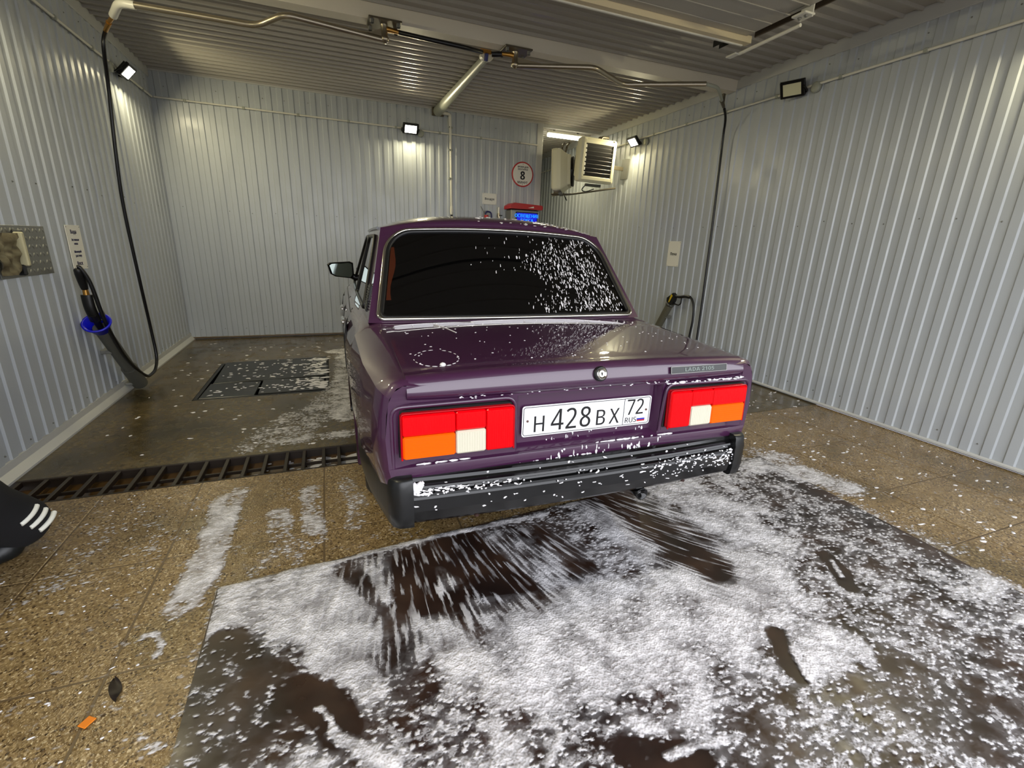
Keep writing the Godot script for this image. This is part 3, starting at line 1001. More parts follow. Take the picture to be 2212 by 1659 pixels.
func build_right_station() -> void:
	var hol := thing("lance_holster", "olive grey pipe holster on the right wall beyond the car", "holster", Vector3(3.9, 0, -4.7))
	var s := st()
	var lo := Vector3(0.0, 0.05, -0.26)
	var hi := Vector3(0.0, 0.655, 0.075)
	tube(s, [lo, hi], 0.045, 16)
	obj("pipe", s, M(Color(0.36, 0.35, 0.29), 0.4), hol)
	s = st()
	lathe(s, [Vector2(0.046, 0.0), Vector2(0.052, 0.0), Vector2(0.056, 0.03), Vector2(0.040, 0.03), Vector2(0.046, 0.0)], hi + (hi - lo).normalized() * -0.03, along(hi - lo), 16)
	obj("collar", s, MT.grey_pipe, hol)
	obj("strap", boxm(Vector3(0.10, 0.03, 0.10), 0.004), MT.galv, hol, lo.lerp(hi, 0.7) + Vector3(0.045, 0, 0))
	var gun := thing("spray_gun", "black and yellow foam spray gun in the holster on the right wall", "spray gun", Vector3(3.88, 0.70, -4.58))
	var side := Basis(Vector3(0, 0, 1), Vector3(0, 1, 0), Vector3(-1, 0, 0))   # x along +z, y up, z towards the bay
	s = st()
	prism(s, PackedVector2Array([Vector2(-0.075, -0.065), Vector2(-0.02, -0.075), Vector2(0.03, -0.05), Vector2(0.055, 0.0), Vector2(0.06, 0.055), Vector2(0.02, 0.085), Vector2(-0.02, 0.055), Vector2(-0.08, 0.015)]), -0.02, 0.02, Vector3.ZERO, side)
	obj("gun_body", s, MT.black, gun)
	s = st()
	prism(s, PackedVector2Array([Vector2(-0.04, -0.03), Vector2(-0.028, -0.035), Vector2(0.022, 0.05), Vector2(-0.005, 0.068)]), -0.023, 0.023, Vector3.ZERO, side)
	obj("yellow_panel", s, MT.yellow, gun)
	s = st()
	tube(s, curve([Vector3(0, 0.045, 0.05), Vector3(0, 0.05, 0.14), Vector3(0, 0.065, 0.22), Vector3(0, 0.062, 0.30)], 4), [0.014, 0.015, 0.016, 0.017, 0.017, 0.018, 0.019, 0.02, 0.02, 0.02, 0.02, 0.019, 0.016], 10)
	obj("grip", s, MT.black, gun)
	s = st()
	tube(s, rounded([Vector3(0, -0.04, 0.03), Vector3(0, -0.052, 0.12), Vector3(0, -0.03, 0.155), Vector3(0, 0.055, 0.16)], 0.03, 4), 0.008, 8)
	obj("trigger_guard", s, MT.black, gun)
	s = st()
	tube(s, [Vector3(0.005, -0.05, -0.05), Vector3(0.01, -0.14, -0.10)], 0.02, 10)
	obj("lance", s, MT.black, gun)
	var hs := st()
	tube(hs, curve([Vector3(3.88, 0.762, -4.28), Vector3(3.885, 0.735, -4.25), Vector3(3.89, 0.66, -4.215), Vector3(3.89, 0.5, -4.20), Vector3(3.89, 0.32, -4.215), Vector3(3.89, 0.12, -4.22), Vector3(3.88, 0.04, -4.19), Vector3(3.86, 0.03, -4.12), Vector3(3.87, 0.10, -4.09), Vector3(3.89, 0.35, -4.09), Vector3(3.91, 1.244, -4.13), Vector3(3.92, 2.0, -4.17), Vector3(3.92, 2.394, -4.19), Vector3(3.86, 2.56, -4.13), Vector3(3.77, 2.63, -4.07)], 6), 0.0125, 10)
	tag(obj("pressure_hose", hs, MT.hose), "long black hose hanging down the right wall from the right boom", "hose")

# ---------------------------------------------------------------- fan heaters
func build_heaters() -> void:
	heater("square fan heater with dark louvres facing the doorway, high on the right wall", Vector3(3.43, 2.37, -5.93), 0.10, 0.06, Vector3(0.50, 0, 0.02))
	heater("square fan heater seen from its side, hung left of the louvred heater", Vector3(3.17, 2.275, -6.42), -2.12, 0.05, Vector3(0.0, 0, 0))

func heater(label: String, at: Vector3, turn: float, tip: float, reach: Vector3) -> void:
	var o := thing("fan_heater", label, "heater", at, turn)
	var w := 0.56
	var h := 0.53
	var shell := M(Color(0.84, 0.82, 0.70), 0.45)
	# tapered casing: a square front frame narrowing to the fan at the back
	var s := st()
	var front := round_rect(w, h, 0.03, 3)
	var rows := []
	for l in [[0.09, 0.90], [0.075, 1.0], [0.02, 1.0], [-0.03, 0.97], [-0.12, 0.74], [-0.16, 0.72]]:
		var r := PackedVector3Array()
		for p in front: r.append(Vector3(p.x * l[1], p.y * l[1], l[0]))
		rows.append(r)
	grid(s, rows, false, -1, true)
	var back := []
	for p in rows[-1]: back.append(p)
	fo(s, back, Vector3.ZERO)
	obj("casing", s, shell, o)
	# bezel round the louvre opening
	s = st()
	for sg in [-1.0, 1.0]:
		box(s, Vector3(sg * (w * 0.45 - 0.015), 0.02, 0.085), Vector3(0.035, h * 0.9, 0.02), 0.004)
		box(s, Vector3(0, sg * (h * 0.45 - 0.022) , 0.085), Vector3(w * 0.9, 0.045, 0.02), 0.004)
	obj("bezel", s, shell, o)
	obj("louvre_box", boxm(Vector3(w * 0.84, h * 0.78, 0.02), 0.002), MT.black, o, Vector3(0.0, 0.01, 0.068))
	var slat := boxm(Vector3(w * 0.80, 0.045, 0.006), 0.002)
	slat.generate_normals()
	var sm := slat.commit()
	for i in 8:
		var q := put("louvre", sm, M(Color(0.10, 0.085, 0.075), 0.4), o, Vector3(0.0, -h * 0.31 + i * h * 0.094, 0.082))
		q.rotation.x = 0.25
	for i in 7:
		obj("louvre_peg", boxm(Vector3(0.045, 0.036, 0.012), 0.003), MT.white_plastic, o, Vector3(-w * 0.40, -h * 0.30 + i * h * 0.1, 0.088))
	letters("VOLCANO", 0.022, MT.grey_pipe, o, Vector3(0.01, -h * 0.405, 0.0935), Basis(), font_bold, "lettering", 1.5)
	# round fan cowl and motor behind
	s = st()
	var bk := Basis(Vector3(1, 0, 0), Vector3(0, 0, -1), Vector3(0, 1, 0))
	lathe(s, [Vector2(0.19, 0.14), Vector2(0.20, 0.19), Vector2(0.185, 0.20), Vector2(0.06, 0.205), Vector2(0.06, 0.25), Vector2(0.0, 0.25)], Vector3.ZERO, bk, 20)
	obj("fan_cowl", s, MT.black, o)
	for y in [-0.1, 0.06]:
		s = st()
		tube(s, rounded([Vector3(0.1, h * 0.3, -0.06), Vector3(0.1, h * 0.58, -0.06 + y * 0.4), Vector3(0.24, h * 0.6, -0.1 + y * 0.4)], 0.04), 0.016, 8)
		obj("water_pipe", s, MT.bracket, o)
	s = st()
	box(s, Vector3(0.03, -h * 0.55, -0.02), Vector3(0.24, 0.035, 0.05), 0.005)
	obj("control_box", s, MT.grey_pipe, o)
	# swing bracket to the wall
	s = st()
	if reach.x > 0.0:
		prism(s, PackedVector2Array([Vector2(w * 0.44, 0.16), Vector2(w * 0.62, 0.08), Vector2(w * 0.66, -0.14), Vector2(w * 0.60, -0.18), Vector2(w * 0.42, -0.10)]), -0.04, -0.034)
		box(s, Vector3(w * 0.72, -0.04, -0.035), Vector3(0.24, 0.05, 0.012), 0.002)
		obj("wall_bracket", s, MT.bracket, o)
		s = st()
		box(s, Vector3(0.565, -0.04, -0.04), Vector3(0.02, 0.26, 0.16), 0.003)
		obj("wall_plate", s, MT.galv, o)
	else:
		prism(s, PackedVector2Array([Vector2(-0.14, -0.29), Vector2(0.05, -0.27), Vector2(0.02, -0.06), Vector2(-0.02, -0.06)]), -0.28, -0.274, Vector3.ZERO, Basis(Vector3(0, 0, -1), Vector3(0, 1, 0), Vector3(1, 0, 0)))
		tube(s, rounded([Vector3(0, -0.285, 0.12), Vector3(0, -0.30, -0.10), Vector3(-0.1, -0.27, -0.35), Vector3(-0.15, -0.22, -0.78)], 0.1), 0.025, 8, true, Vector2(1.0, 0.5))
		obj("wall_bracket", s, MT.bracket, o)
	s = st()
	tube(s, curve([Vector3(-0.05, -h * 0.52, -0.05), Vector3(-0.10, -h * 0.66, -0.08), Vector3(-0.02, -h * 0.70, -0.1), Vector3(0.10, -h * 0.62, -0.08)], 5), 0.007, 6)
	obj("cable", s, MT.black, o)
	o.rotation.x = tip

# ---------------------------------------------------------------- at the back wall
func build_back_things() -> void:
	var t := thing("pay_terminal", "grey pay terminal with red top and blue glowing display behind the car", "terminal", Vector3(2.69, 0, -6.56))
	obj("cabinet", boxm(Vector3(0.44, 1.70, 0.22), 0.015), MT.galv, t, Vector3(0, 0.90, -0.02))
	obj("plinth", boxm(Vector3(0.40, 0.06, 0.20), 0.005), MT.black, t, Vector3(0, 0.03, -0.02))
	var s := st()
	prism(s, PackedVector2Array([Vector2(-0.265, 0.0), Vector2(0.255, 0.0), Vector2(0.268, 0.02), Vector2(0.262, 0.055), Vector2(0.235, 0.062), Vector2(-0.20, 0.078), Vector2(-0.26, 0.045)]), -0.12, 0.15, Vector3(0, 1.755, -0.02), Basis.from_scale(Vector3(0.93, 1, 1)))
	obj("red_cap", s, MT.red, t)
	s = st()
	prism(s, PackedVector2Array([Vector2(0.0, 0.0), Vector2(0.09, 0.0), Vector2(0.085, 0.022)]), 0.128, 0.1315, Vector3(0.02, 1.775, 0.0))
	obj("white_mark", s, MT.white, t)
	obj("display_bezel", boxm(Vector3(0.34, 0.24, 0.012), 0.003), MT.black, t, Vector3(0.02, 1.60, 0.092))
	var dm := M(Color(0.02, 0.03, 0.35), 0.3)
	dm.emission_enabled = true
	dm.emission = Color(0.0, 0.03, 0.85)
	dm.emission_energy_multiplier = 0.9
	obj("display_screen", boxm(Vector3(0.31, 0.21, 0.006), 0.001), dm, t, Vector3(0.02, 1.60, 0.098))
	var lm := M(Color(0.1, 0.6, 0.9), 0.4)
	lm.emission_enabled = true
	lm.emission = Color(0.05, 0.55, 1.0)
	lm.emission_energy_multiplier = 1.6
	letters("ОСВЕЩЕНИЕ", 0.042, lm, t, Vector3(0.02, 1.668, 0.102), Basis(), font_mono, "display_lettering", 1.18)
	letters("БОКСА", 0.042, lm, t, Vector3(0.02, 1.608, 0.102), Basis(), font_mono, "display_lettering", 1.12)
	letters("ОЗМЕ", 0.042, lm, t, Vector3(0.02, 1.548, 0.102), Basis(), font_mono, "display_lettering", 1.18)
	var gl := AreaLight3D.new()
	gl.name = "display_area_light"
	gl.area_size = Vector2(0.31, 0.21)
	gl.light_color = Color(0.1, 0.25, 1.0)
	gl.light_energy = 0.02
	gl.area_range = 9.0
	gl.shadow_enabled = true
	t.add_child(gl, true)
	gl.position = Vector3(0.02, 1.60, 0.108)
	gl.rotation = Vector3(0, PI, 0)
	for i in 6:
		obj("button", boxm(Vector3(0.05, 0.03, 0.012), 0.004), MT.white_plastic, t, Vector3(-0.08 + (i % 2) * 0.2, 1.40 - (i / 2) * 0.09, 0.094))
	# air line: red gun on its hook and the valve on the riser
	var g := thing("air_gun", "red tyre inflator hanging on the back wall under the small sign", "air gun", Vector3(2.16, 1.60, ZB + 0.05))
	s = st()
	tube(s, [Vector3(0, -0.10, 0.03), Vector3(0, -0.04, 0.03), Vector3(0, 0.06, 0.03)], [0.028, 0.034, 0.030], 12)
	obj("gun_body", s, MT.red, g)
	s = st()
	tube(s, rounded([Vector3(-0.02, 0.06, 0.03), Vector3(0.0, 0.11, 0.03), Vector3(0.07, 0.10, 0.03), Vector3(0.085, -0.02, 0.03), Vector3(0.05, -0.12, 0.02)], 0.03), 0.011, 8)
	obj("gun_hose", s, MT.blue_dark, g)
	s = st()
	tube(s, [Vector3(-0.02, 0.05, 0.04), Vector3(-0.055, 0.12, 0.04), Vector3(-0.09, 0.17, 0.045)], 0.006, 8)
	obj("nozzle", s, MT.galv, g)
	obj("hook", boxm(Vector3(0.03, 0.03, 0.06), 0.004), MT.galv, g, Vector3(0, 0.10, 0.0))
	var v := thing("air_valve", "short white air pipe with a steel valve beside the red inflator", "valve", Vector3(2.36, 0, ZB + 0.04))
	s = st()
	tube(s, [Vector3(0, 1.69, 0), Vector3(0, 1.775, 0)], [0.016, 0.014], 10)
	obj("pipe_stub", s, MT.white, v)
	s = st()
	tube(s, [Vector3(0, 1.695, 0), Vector3(0, 1.66, 0), Vector3(0.005, 1.62, 0.01), Vector3(0, 1.50, 0)], [0.02, 0.024, 0.016, 0.02], 10)
	obj("valve_body", s, MT.steel, v)
	s = st()
	box(s, Vector3(0.02, 1.665, 0.03), Vector3(0.05, 0.012, 0.016), 0.003)
	obj("valve_lever", s, MT.black, v)
	# white water riser on the back wall
	var p := thing("water_pipe", "white plastic pipe running down the back wall behind the car", "pipe", Vector3(1.655, 0, ZB + 0.045))
	s = st()
	tube(s, rounded([Vector3(-0.16, 2.875, 0.03), Vector3(-0.012, 2.875, 0.0), Vector3(-0.006, 2.70, 0.0)], 0.03), 0.019, 10)
	obj("elbow", s, MT.white, p)
	s = st()
	tube(s, [Vector3(-0.006, 2.72, 0), Vector3(0.004, 2.2, 0.0), Vector3(0.01, 1.73, 0.0)], 0.016, 10)
	obj("pipe", s, MT.white, p)
	s = st()
	tube(s, [Vector3(0.01, 1.75, 0), Vector3(0.01, 1.68, 0), Vector3(0.01, 1.64, 0)], [0.018, 0.024, 0.018], 10)
	obj("coupling", s, MT.white_plastic, p)
	s = st()
	tube(s, [Vector3(0.01, 1.65, 0), Vector3(0.012, 1.0, 0.0), Vector3(0.012, 0.3, 0.0)], 0.015, 10)
	obj("lower_hose", s, MT.hose, p)
	for y in [2.72, 2.45, 2.1]:
		obj("clip", boxm(Vector3(0.05, 0.024, 0.04), 0.005), MT.pvc, p, Vector3(0, y, -0.004))
		obj("clip_screw", boxm(Vector3(0.008, 0.012, 0.008), 0.002), MT.black, p, Vector3(-0.02, y + 0.004, 0.022))

# ---------------------------------------------------------------- litter
func build_litter() -> void:
	var lf := st()
	var rows := []
	for j in 7:
		var v := j / 6.0
		var w := 0.022 * sin(v * PI * 0.92 + 0.12)
		rows.append(PackedVector3Array([Vector3(-w, 0.004 + 0.006 * sin(v * 5.0), (v - 0.5) * 0.075), Vector3(0, 0.001 + 0.003 * v, (v - 0.5) * 0.075), Vector3(w, 0.006 + 0.004 * cos(v * 6.0), (v - 0.5) * 0.075)]))
	grid(lf, rows, false, 0)
	var lo := obj("fallen_leaf", lf, M(Color(0.10, 0.055, 0.035), 0.5), null, Vector3(-0.662, 0.002, -1.355))
	lo.rotation.y = 0.35
	lo.scale = Vector3(0.7, 1.0, 1.25)
	tag(lo, "dark brown curled leaf on the concrete floor at bottom left", "leaf")
	var l2 := obj("paper_scrap", boxm(Vector3(0.026, 0.003, 0.030), 0.001), M(Color(0.90, 0.50, 0.05), 0.5), null, Vector3(-0.695, 0.003, -1.265))
	l2.rotation.y = -0.6
	tag(l2, "small bright orange scrap on the concrete floor near the dark leaf", "scrap")

# ---------------------------------------------------------------- the car
# Car axes: x to its right, y up, z to its rear; origin on the floor under the number plate.
const ROWS := 11
var keys := [
	[0.034, [0.56, 0.48, 0.64, 0.485, 0.690, 0.515, 0.708, 0.60, 0.714, 0.70, 0.708, 0.78, 0.697, 0.83, 0.676, 0.860, 0.652, 0.868, 0.30, 0.845, 0.0, 0.845]],
	[0.020, [0.565, 0.45, 0.65, 0.455, 0.705, 0.495, 0.724, 0.60, 0.730, 0.70, 0.723, 0.785, 0.710, 0.838, 0.686, 0.872, 0.652, 0.881, 0.30, 0.85, 0.0, 0.85]],
	[-0.03, [0.57, 0.42, 0.66, 0.43, 0.722, 0.48, 0.742, 0.60, 0.748, 0.70, 0.741, 0.788, 0.728, 0.847, 0.697, 0.876, 0.652, 0.886, 0.30, 0.86, 0.0, 0.86]],
	[-0.30, [0.58, 0.32, 0.70, 0.34, 0.762, 0.43, 0.780, 0.58, 0.783, 0.70, 0.772, 0.795, 0.755, 0.858, 0.712, 0.887, 0.652, 0.898, 0.30, 0.87, 0.0, 0.87]],
	[-0.72, [0.58, 0.25, 0.71, 0.27, 0.775, 0.40, 0.797, 0.57, 0.798, 0.71, 0.787, 0.81, 0.766, 0.877, 0.720, 0.907, 0.652, 0.915, 0.30, 0.89, 0.0, 0.89]],
	[-0.725, [0.58, 0.25, 0.71, 0.27, 0.775, 0.40, 0.797, 0.57, 0.798, 0.71, 0.787, 0.81, 0.766, 0.877, 0.720, 0.908, 0.660, 0.918, 0.30, 0.915, 0.0, 0.917]],
	[-0.80, [0.58, 0.24, 0.71, 0.26, 0.777, 0.40, 0.799, 0.57, 0.800, 0.71, 0.786, 0.81, 0.760, 0.875, 0.724, 0.914, 0.670, 0.925, 0.30, 0.926, 0.0, 0.927]],
	[-1.50, [0.58, 0.22, 0.72, 0.24, 0.785, 0.38, 0.808, 0.57, 0.808, 0.71, 0.796, 0.81, 0.770, 0.88, 0.738, 0.918, 0.70, 0.93, 0.30, 0.93, 0.0, 0.93]],
	[-2.80, [0.58, 0.22, 0.72, 0.24, 0.785, 0.38, 0.808, 0.57, 0.806, 0.71, 0.792, 0.81, 0.766, 0.87, 0.735, 0.905, 0.69, 0.918, 0.30, 0.925, 0.0, 0.93]],
	[-3.40, [0.58, 0.25, 0.70, 0.27, 0.775, 0.39, 0.795, 0.57, 0.793, 0.70, 0.778, 0.785, 0.750, 0.84, 0.715, 0.868, 0.66, 0.88, 0.30, 0.89, 0.0, 0.895]],
	[-3.93, [0.56, 0.35, 0.66, 0.36, 0.735, 0.43, 0.755, 0.58, 0.755, 0.68, 0.745, 0.755, 0.725, 0.80, 0.695, 0.825, 0.65, 0.835, 0.30, 0.845, 0.0, 0.85]],
	[-4.0, [0.55, 0.42, 0.63, 0.43, 0.705, 0.47, 0.725, 0.58, 0.725, 0.67, 0.715, 0.735, 0.70, 0.775, 0.675, 0.80, 0.63, 0.81, 0.30, 0.82, 0.0, 0.82]],
]
const ARCH_Y := 0.30
const ARCH_R := 0.355
const AXLES := [-0.965, -3.389]

func section(z: float) -> Array:
	var i := 0
	while i < keys.size() - 2 and z < keys[i + 1][0]: i += 1
	var a = keys[i]
	var b = keys[i + 1]
	var f := clampf((z - a[0]) / (b[0] - a[0]), 0.0, 1.0)
	var out := []
	for k in ROWS:
		out.append(Vector2(lerpf(a[1][2 * k], b[1][2 * k], f), lerpf(a[1][2 * k + 1], b[1][2 * k + 1], f)))
	# wheel arches: the low rows ride up over the wheel
	for zc in AXLES:
		var d: float = absf(z - zc)
		if d < ARCH_R:
			var top: float = ARCH_Y + sqrt(ARCH_R * ARCH_R - d * d)
			for k in 4:
				var lim: float = top + 0.012 * k
				if out[k].y < lim:
					var f2 := Vector2(out[3].x - 0.002 * (3 - k), lim)
					out[k] = f2
	return out

func side_x(y: float, z: float) -> float:
	var s := section(z)
	for k in ROWS - 1:
		if s[k + 1].y >= y:
			if s[k + 1].y - s[k].y < 0.0001: return s[k + 1].x
			return lerpf(s[k].x, s[k + 1].x, clampf((y - s[k].y) / (s[k + 1].y - s[k].y), 0.0, 1.0))
	return s[7].x

func build_car() -> void:
	var car := thing("sedan_car", "dark purple old four-door sedan seen from behind, wet and spotted with foam", "car", CAR_AT, CAR_TURN)
	car_body(car)
	car_rear(car)
	car_lid(car)
	car_cabin(car)
	for sg in [-1.0, 1.0]: tail_lamp(car, sg)
	number_plate(car)
	car_bumper(car)
	car_wheels(car)
	car_details(car)
	car_foam()

func car_body(car: Node3D) -> void:
	var zs := [0.034, 0.029, 0.020, 0.0, -0.03, -0.06, -0.12, -0.2, -0.3, -0.42, -0.52, -0.6, -0.609]
	for zc in AXLES:
		for i in 17: zs.append(zc + ARCH_R * cos(PI * i / 16.0) * 0.999)
	for z in [-0.72, -0.725, -1.5, -2.0, -2.4, -2.8, -3.0, -3.76, -3.85, -3.93, -3.97, -4.0]: zs.append(z)
	zs.sort()
	zs.reverse()
	var s := st()
	for sg in [-1.0, 1.0]:
		for part in [[0, 6], [6, 8], [8, 10]]:
			var rows := []
			for z in zs:
				var sec := section(z)
				var r := PackedVector3Array()
				for k in range(part[0], part[1] + 1):
					r.append(Vector3(sec[k].x * sg, sec[k].y, z))
				rows.append(r)
			grid(s, rows, sg < 0.0, 0 if part[0] == 0 else 2)
	# the nose
	var sec := section(-4.0)
	var ring := []
	for k in range(ROWS): ring.append(Vector3(sec[k].x, sec[k].y, -4.0))
	for k in range(ROWS - 2, -1, -1): ring.append(Vector3(-sec[k].x, sec[k].y, -4.0))
	fo(s, ring, Vector3(0, 0.6, -3.5))
	obj("body_shell", s, MT.paint, car)
	# floor pan and inner arches in black
	s = st()
	box(s, Vector3(0, 0.30, -2.2), Vector3(1.10, 0.10, 3.4), 0.02)
	box(s, Vector3(0, 0.45, -0.40), Vector3(1.20, 0.24, 0.4), 0.03)
	obj("underbody", s, MT.black, car)
	for zc in AXLES:
		for sg in [-1.0, 1.0]:
			s = st()
			box(s, Vector3(sg * 0.60, 0.62, zc), Vector3(0.30, 0.06, 0.72))
			box(s, Vector3(sg * 0.47, 0.45, zc), Vector3(0.03, 0.40, 0.72))
			obj("wheel_arch", s, MT.black, car)

# outer edge of the rear panel at a height
func rear_x(y: float) -> float:
	return side_x(y, 0.034)

func car_rear(car: Node3D) -> void:
	# heights and depths of the panel: lower valance, rolled strip, ledge, flat face, top
	var prof := [[0.482, -0.03], [0.515, -0.004], [0.548, 0.014], [0.558, 0.028], [0.566, 0.034], [0.592, 0.036], [0.600, 0.034], [0.604, 0.020], [0.70, 0.018], [0.805, 0.022], [0.818, 0.024], [0.838, 0.022], [0.852, 0.030], [0.866, 0.034]]
	var s := st()
	for seg in [[-1.0, -0.288], [-0.288, 0.288], [0.288, 1.0]]:
		for i in prof.size() - 1:
			var niche: bool = seg[0] == -0.288 and prof[i][0] >= 0.603 and prof[i + 1][0] <= 0.806
			if niche: continue
			var rows := []
			for j in [i, i + 1]:
				var y: float = prof[j][0]
				var r := PackedVector3Array()
				for k in 7:
					var f := k / 6.0
					var x0: float = -rear_x(y) if seg[0] == -1.0 else seg[0]
					var x1: float = rear_x(y) if seg[1] == 1.0 else seg[1]
					var x := lerpf(x0, x1, f)
					var edge := clampf((absf(x) - rear_x(y) + 0.03) / 0.03, 0.0, 1.0)
					r.append(Vector3(x, y, lerpf(prof[j][1], 0.034, edge * edge)))
				rows.append(r)
			grid(s, rows, true, -1 if absf(prof[i][1] - prof[i + 1][1]) > 0.01 else 4)
	obj("rear_panel", s, MT.paint, car)
	# the recess for the plate
	s = st()
	var z1 := 0.020
	var z0 := -0.012
	fo(s, [Vector3(-0.272, 0.620, z0), Vector3(0.272, 0.620, z0), Vector3(0.272, 0.795, z0), Vector3(-0.272, 0.795, z0)], Vector3(0, 0.7, -1))
	fo(s, [Vector3(-0.288, 0.604, z1), Vector3(0.288, 0.604, z1), Vector3(0.272, 0.620, z0), Vector3(-0.272, 0.620, z0)], Vector3(0, 0.4, 0.0))
	fo(s, [Vector3(-0.288, 0.805, z1), Vector3(0.288, 0.805, z1), Vector3(0.272, 0.795, z0), Vector3(-0.272, 0.795, z0)], Vector3(0, 1.0, 0.0))
	for sg in [-1.0, 1.0]:
		fo(s, [Vector3(sg * 0.288, 0.604, z1), Vector3(sg * 0.288, 0.805, z1), Vector3(sg * 0.272, 0.795, z0), Vector3(sg * 0.272, 0.620, z0)], Vector3(sg * 0.5, 0.7, 0.0))
	obj("plate_recess", s, MT.paint, car)
	# drip rail above the lamps
	for sg in [-1.0, 1.0]:
		s = st()
		tube(s, rounded([Vector3(sg * 0.693, 0.60, 0.026), Vector3(sg * 0.695, 0.800, 0.030), Vector3(sg * 0.300, 0.804, 0.030), Vector3(sg * 0.292, 0.62, 0.024)], 0.035, 5), 0.007, 8)
		obj("lamp_surround", s, MT.paint, car)
	# black gasket behind each lamp
	for sg in [-1.0, 1.0]:
		s = st()
		box(s, Vector3(sg * 0.490, 0.712, 0.022), Vector3(0.374, 0.160, 0.012), 0.004)
		obj("lamp_gasket", s, MT.black, car)
	# valance under the panel and the bumper irons
	s = st()
	box(s, Vector3(0, 0.47, -0.055), Vector3(1.24, 0.06, 0.04), 0.008)
	obj("rear_valance", s, MT.paint, car)
	for sg in [-1.0, 1.0]:
		s = st()
		box(s, Vector3(sg * 0.39, 0.515, -0.02), Vector3(0.05, 0.035, 0.10), 0.006)
		obj("bumper_iron", s, MT.bumper, car)

func deck_y(x: float, z: float) -> float:
	var f := clampf(-z / 0.72, 0.0, 1.0)
	var e := lerpf(0.892, 0.917, f)
	return e + 0.016 * (1.0 - (x / 0.65) * (x / 0.65)) * (0.6 + 0.4 * f) - 0.004 * pow(absf(x) / 0.65, 6.0)

func car_lid(car: Node3D) -> void:
	var lid := Node3D.new()
	lid.name = "trunk_lid"
	car.add_child(lid, true)
	var s := st()
	var hw := 0.646
	var rows := []
	# across the deck from front to rear, then down the rear face and under the lip
	var line := [[-0.716, -0.02], [-0.716, -0.003], [-0.708, 0.0], [-0.55, 0.0], [-0.40, 0.0], [-0.25, 0.0], [-0.12, 0.0], [-0.05, -0.001], [-0.02, -0.003]]
	for l in line:
		var r := PackedVector3Array()
		for i in 25:
			var x := hw * (i / 12.0 - 1.0)
			r.append(Vector3(x, deck_y(x, l[0]) + l[1], l[0]))
		rows.append(r)
	for l in [[0.006, 0.889], [0.022, 0.883], [0.032, 0.874], [0.038, 0.864], [0.043, 0.846], [0.044, 0.838], [0.041, 0.832]]:
		var r := PackedVector3Array()
		for i in 25:
			var x := hw * (i / 12.0 - 1.0)
			var crown := 0.014 * (1.0 - (x / hw) * (x / hw)) * clampf((l[1] - 0.832) / 0.05, 0.0, 1.0)
			r.append(Vector3(x, l[1] + crown, l[0] - 0.006 * pow(absf(x) / hw, 4.0)))
		rows.append(r)
	grid(s, rows, false, 0)
	# lip rolled under
	var lip := []
	for l in [[0.041, 0.832], [0.034, 0.822], [0.024, 0.812], [0.014, 0.812]]:
		var r := PackedVector3Array()
		for i in 25:
			var x := hw * (i / 12.0 - 1.0)
			r.append(Vector3(x, l[1], l[0] - 0.006 * pow(absf(x) / hw, 4.0)))
		lip.append(r)
	grid(s, lip, false, 0)
	# edges turned down at the sides
	for k in [0, 24]:
		var a := PackedVector3Array()
		var b := PackedVector3Array()
		for r in rows:
			a.append(r[k])
			b.append(r[k] + Vector3(0, -0.025, -0.004))
		grid(s, [a, b], k == 24, -1)
	obj("lid_skin", s, MT.paint, lid)
	# chrome-ringed lock
	var bk := Basis(Vector3(1, 0, 0), Vector3(0, 0.25, 0.968), Vector3(0, -0.968, 0.25))
	s = st()
	lathe(s, [Vector2(0.026, -0.004), Vector2(0.026, 0.004), Vector2(0.022, 0.008), Vector2(0.0, 0.008)], Vector3(0.003, 0.867, 0.042), bk, 20, false)
	obj("lock_ring", s, MT.black, lid)
	s = st()
	lathe(s, [Vector2(0.019, 0.006), Vector2(0.019, 0.013), Vector2(0.016, 0.015), Vector2(0.011, 0.012), Vector2(0.0, 0.012)], Vector3(0.003, 0.867, 0.042), bk, 20, false)
	obj("lock_barrel", s, MT.chrome, lid)
	obj("keyhole", boxm(Vector3(0.003, 0.011, 0.003)), MT.black, lid, Vector3(0.003, 0.870, 0.055))
	# badge
	var bd := obj("badge", boxm(Vector3(0.255, 0.026, 0.006), 0.002), M(Color(0.05, 0.07, 0.06), 0.3), lid, Vector3(0.42, 0.862, 0.045))
	bd.rotation.x = -0.2
	s = st()
	for y in [-0.0125, 0.0125]: box(s, Vector3(0, y, 0.0035), Vector3(0.255, 0.0016, 0.0016))
	for x in [-0.127, 0.127]: box(s, Vector3(x, 0, 0.0035), Vector3(0.0016, 0.026, 0.0016))
	obj("badge_edge", s, MT.galv, bd)
	letters("LADA 2105", 0.013, M(Color(0.42, 0.45, 0.43), 0.4, 0.5), bd, Vector3(0.0, 0.0, 0.0035), Basis(), font_bold, "badge_lettering", 1.5)

# ---- glass house
# the back face between the two pillars: s across -1..1, t from the deck up
func back_at(u: float, t: float) -> Vector3:
	var x := u * lerpf(0.705, 0.605, t)
	var b := 1.0 - u * u
	return Vector3(x, lerpf(0.922, 1.335, t) + 0.030 * b * t, lerpf(-0.765, -1.115, t) + 0.03 * b)

func side_at(u: float, t: float, sg: float) -> Vector3:   # u from rear 0 to front 1
	var rear := back_at(1.0, t)
	var front := Vector3(lerpf(0.70, 0.585, t), lerpf(0.915, 1.335, t), lerpf(-2.86, -2.30, t))
	var p := rear.lerp(front, u)
	p.x += 0.012 * sin(PI * clampf(u, 0, 1)) * (1.0 - 0.3 * t)
	return Vector3(p.x * sg, p.y, p.z)

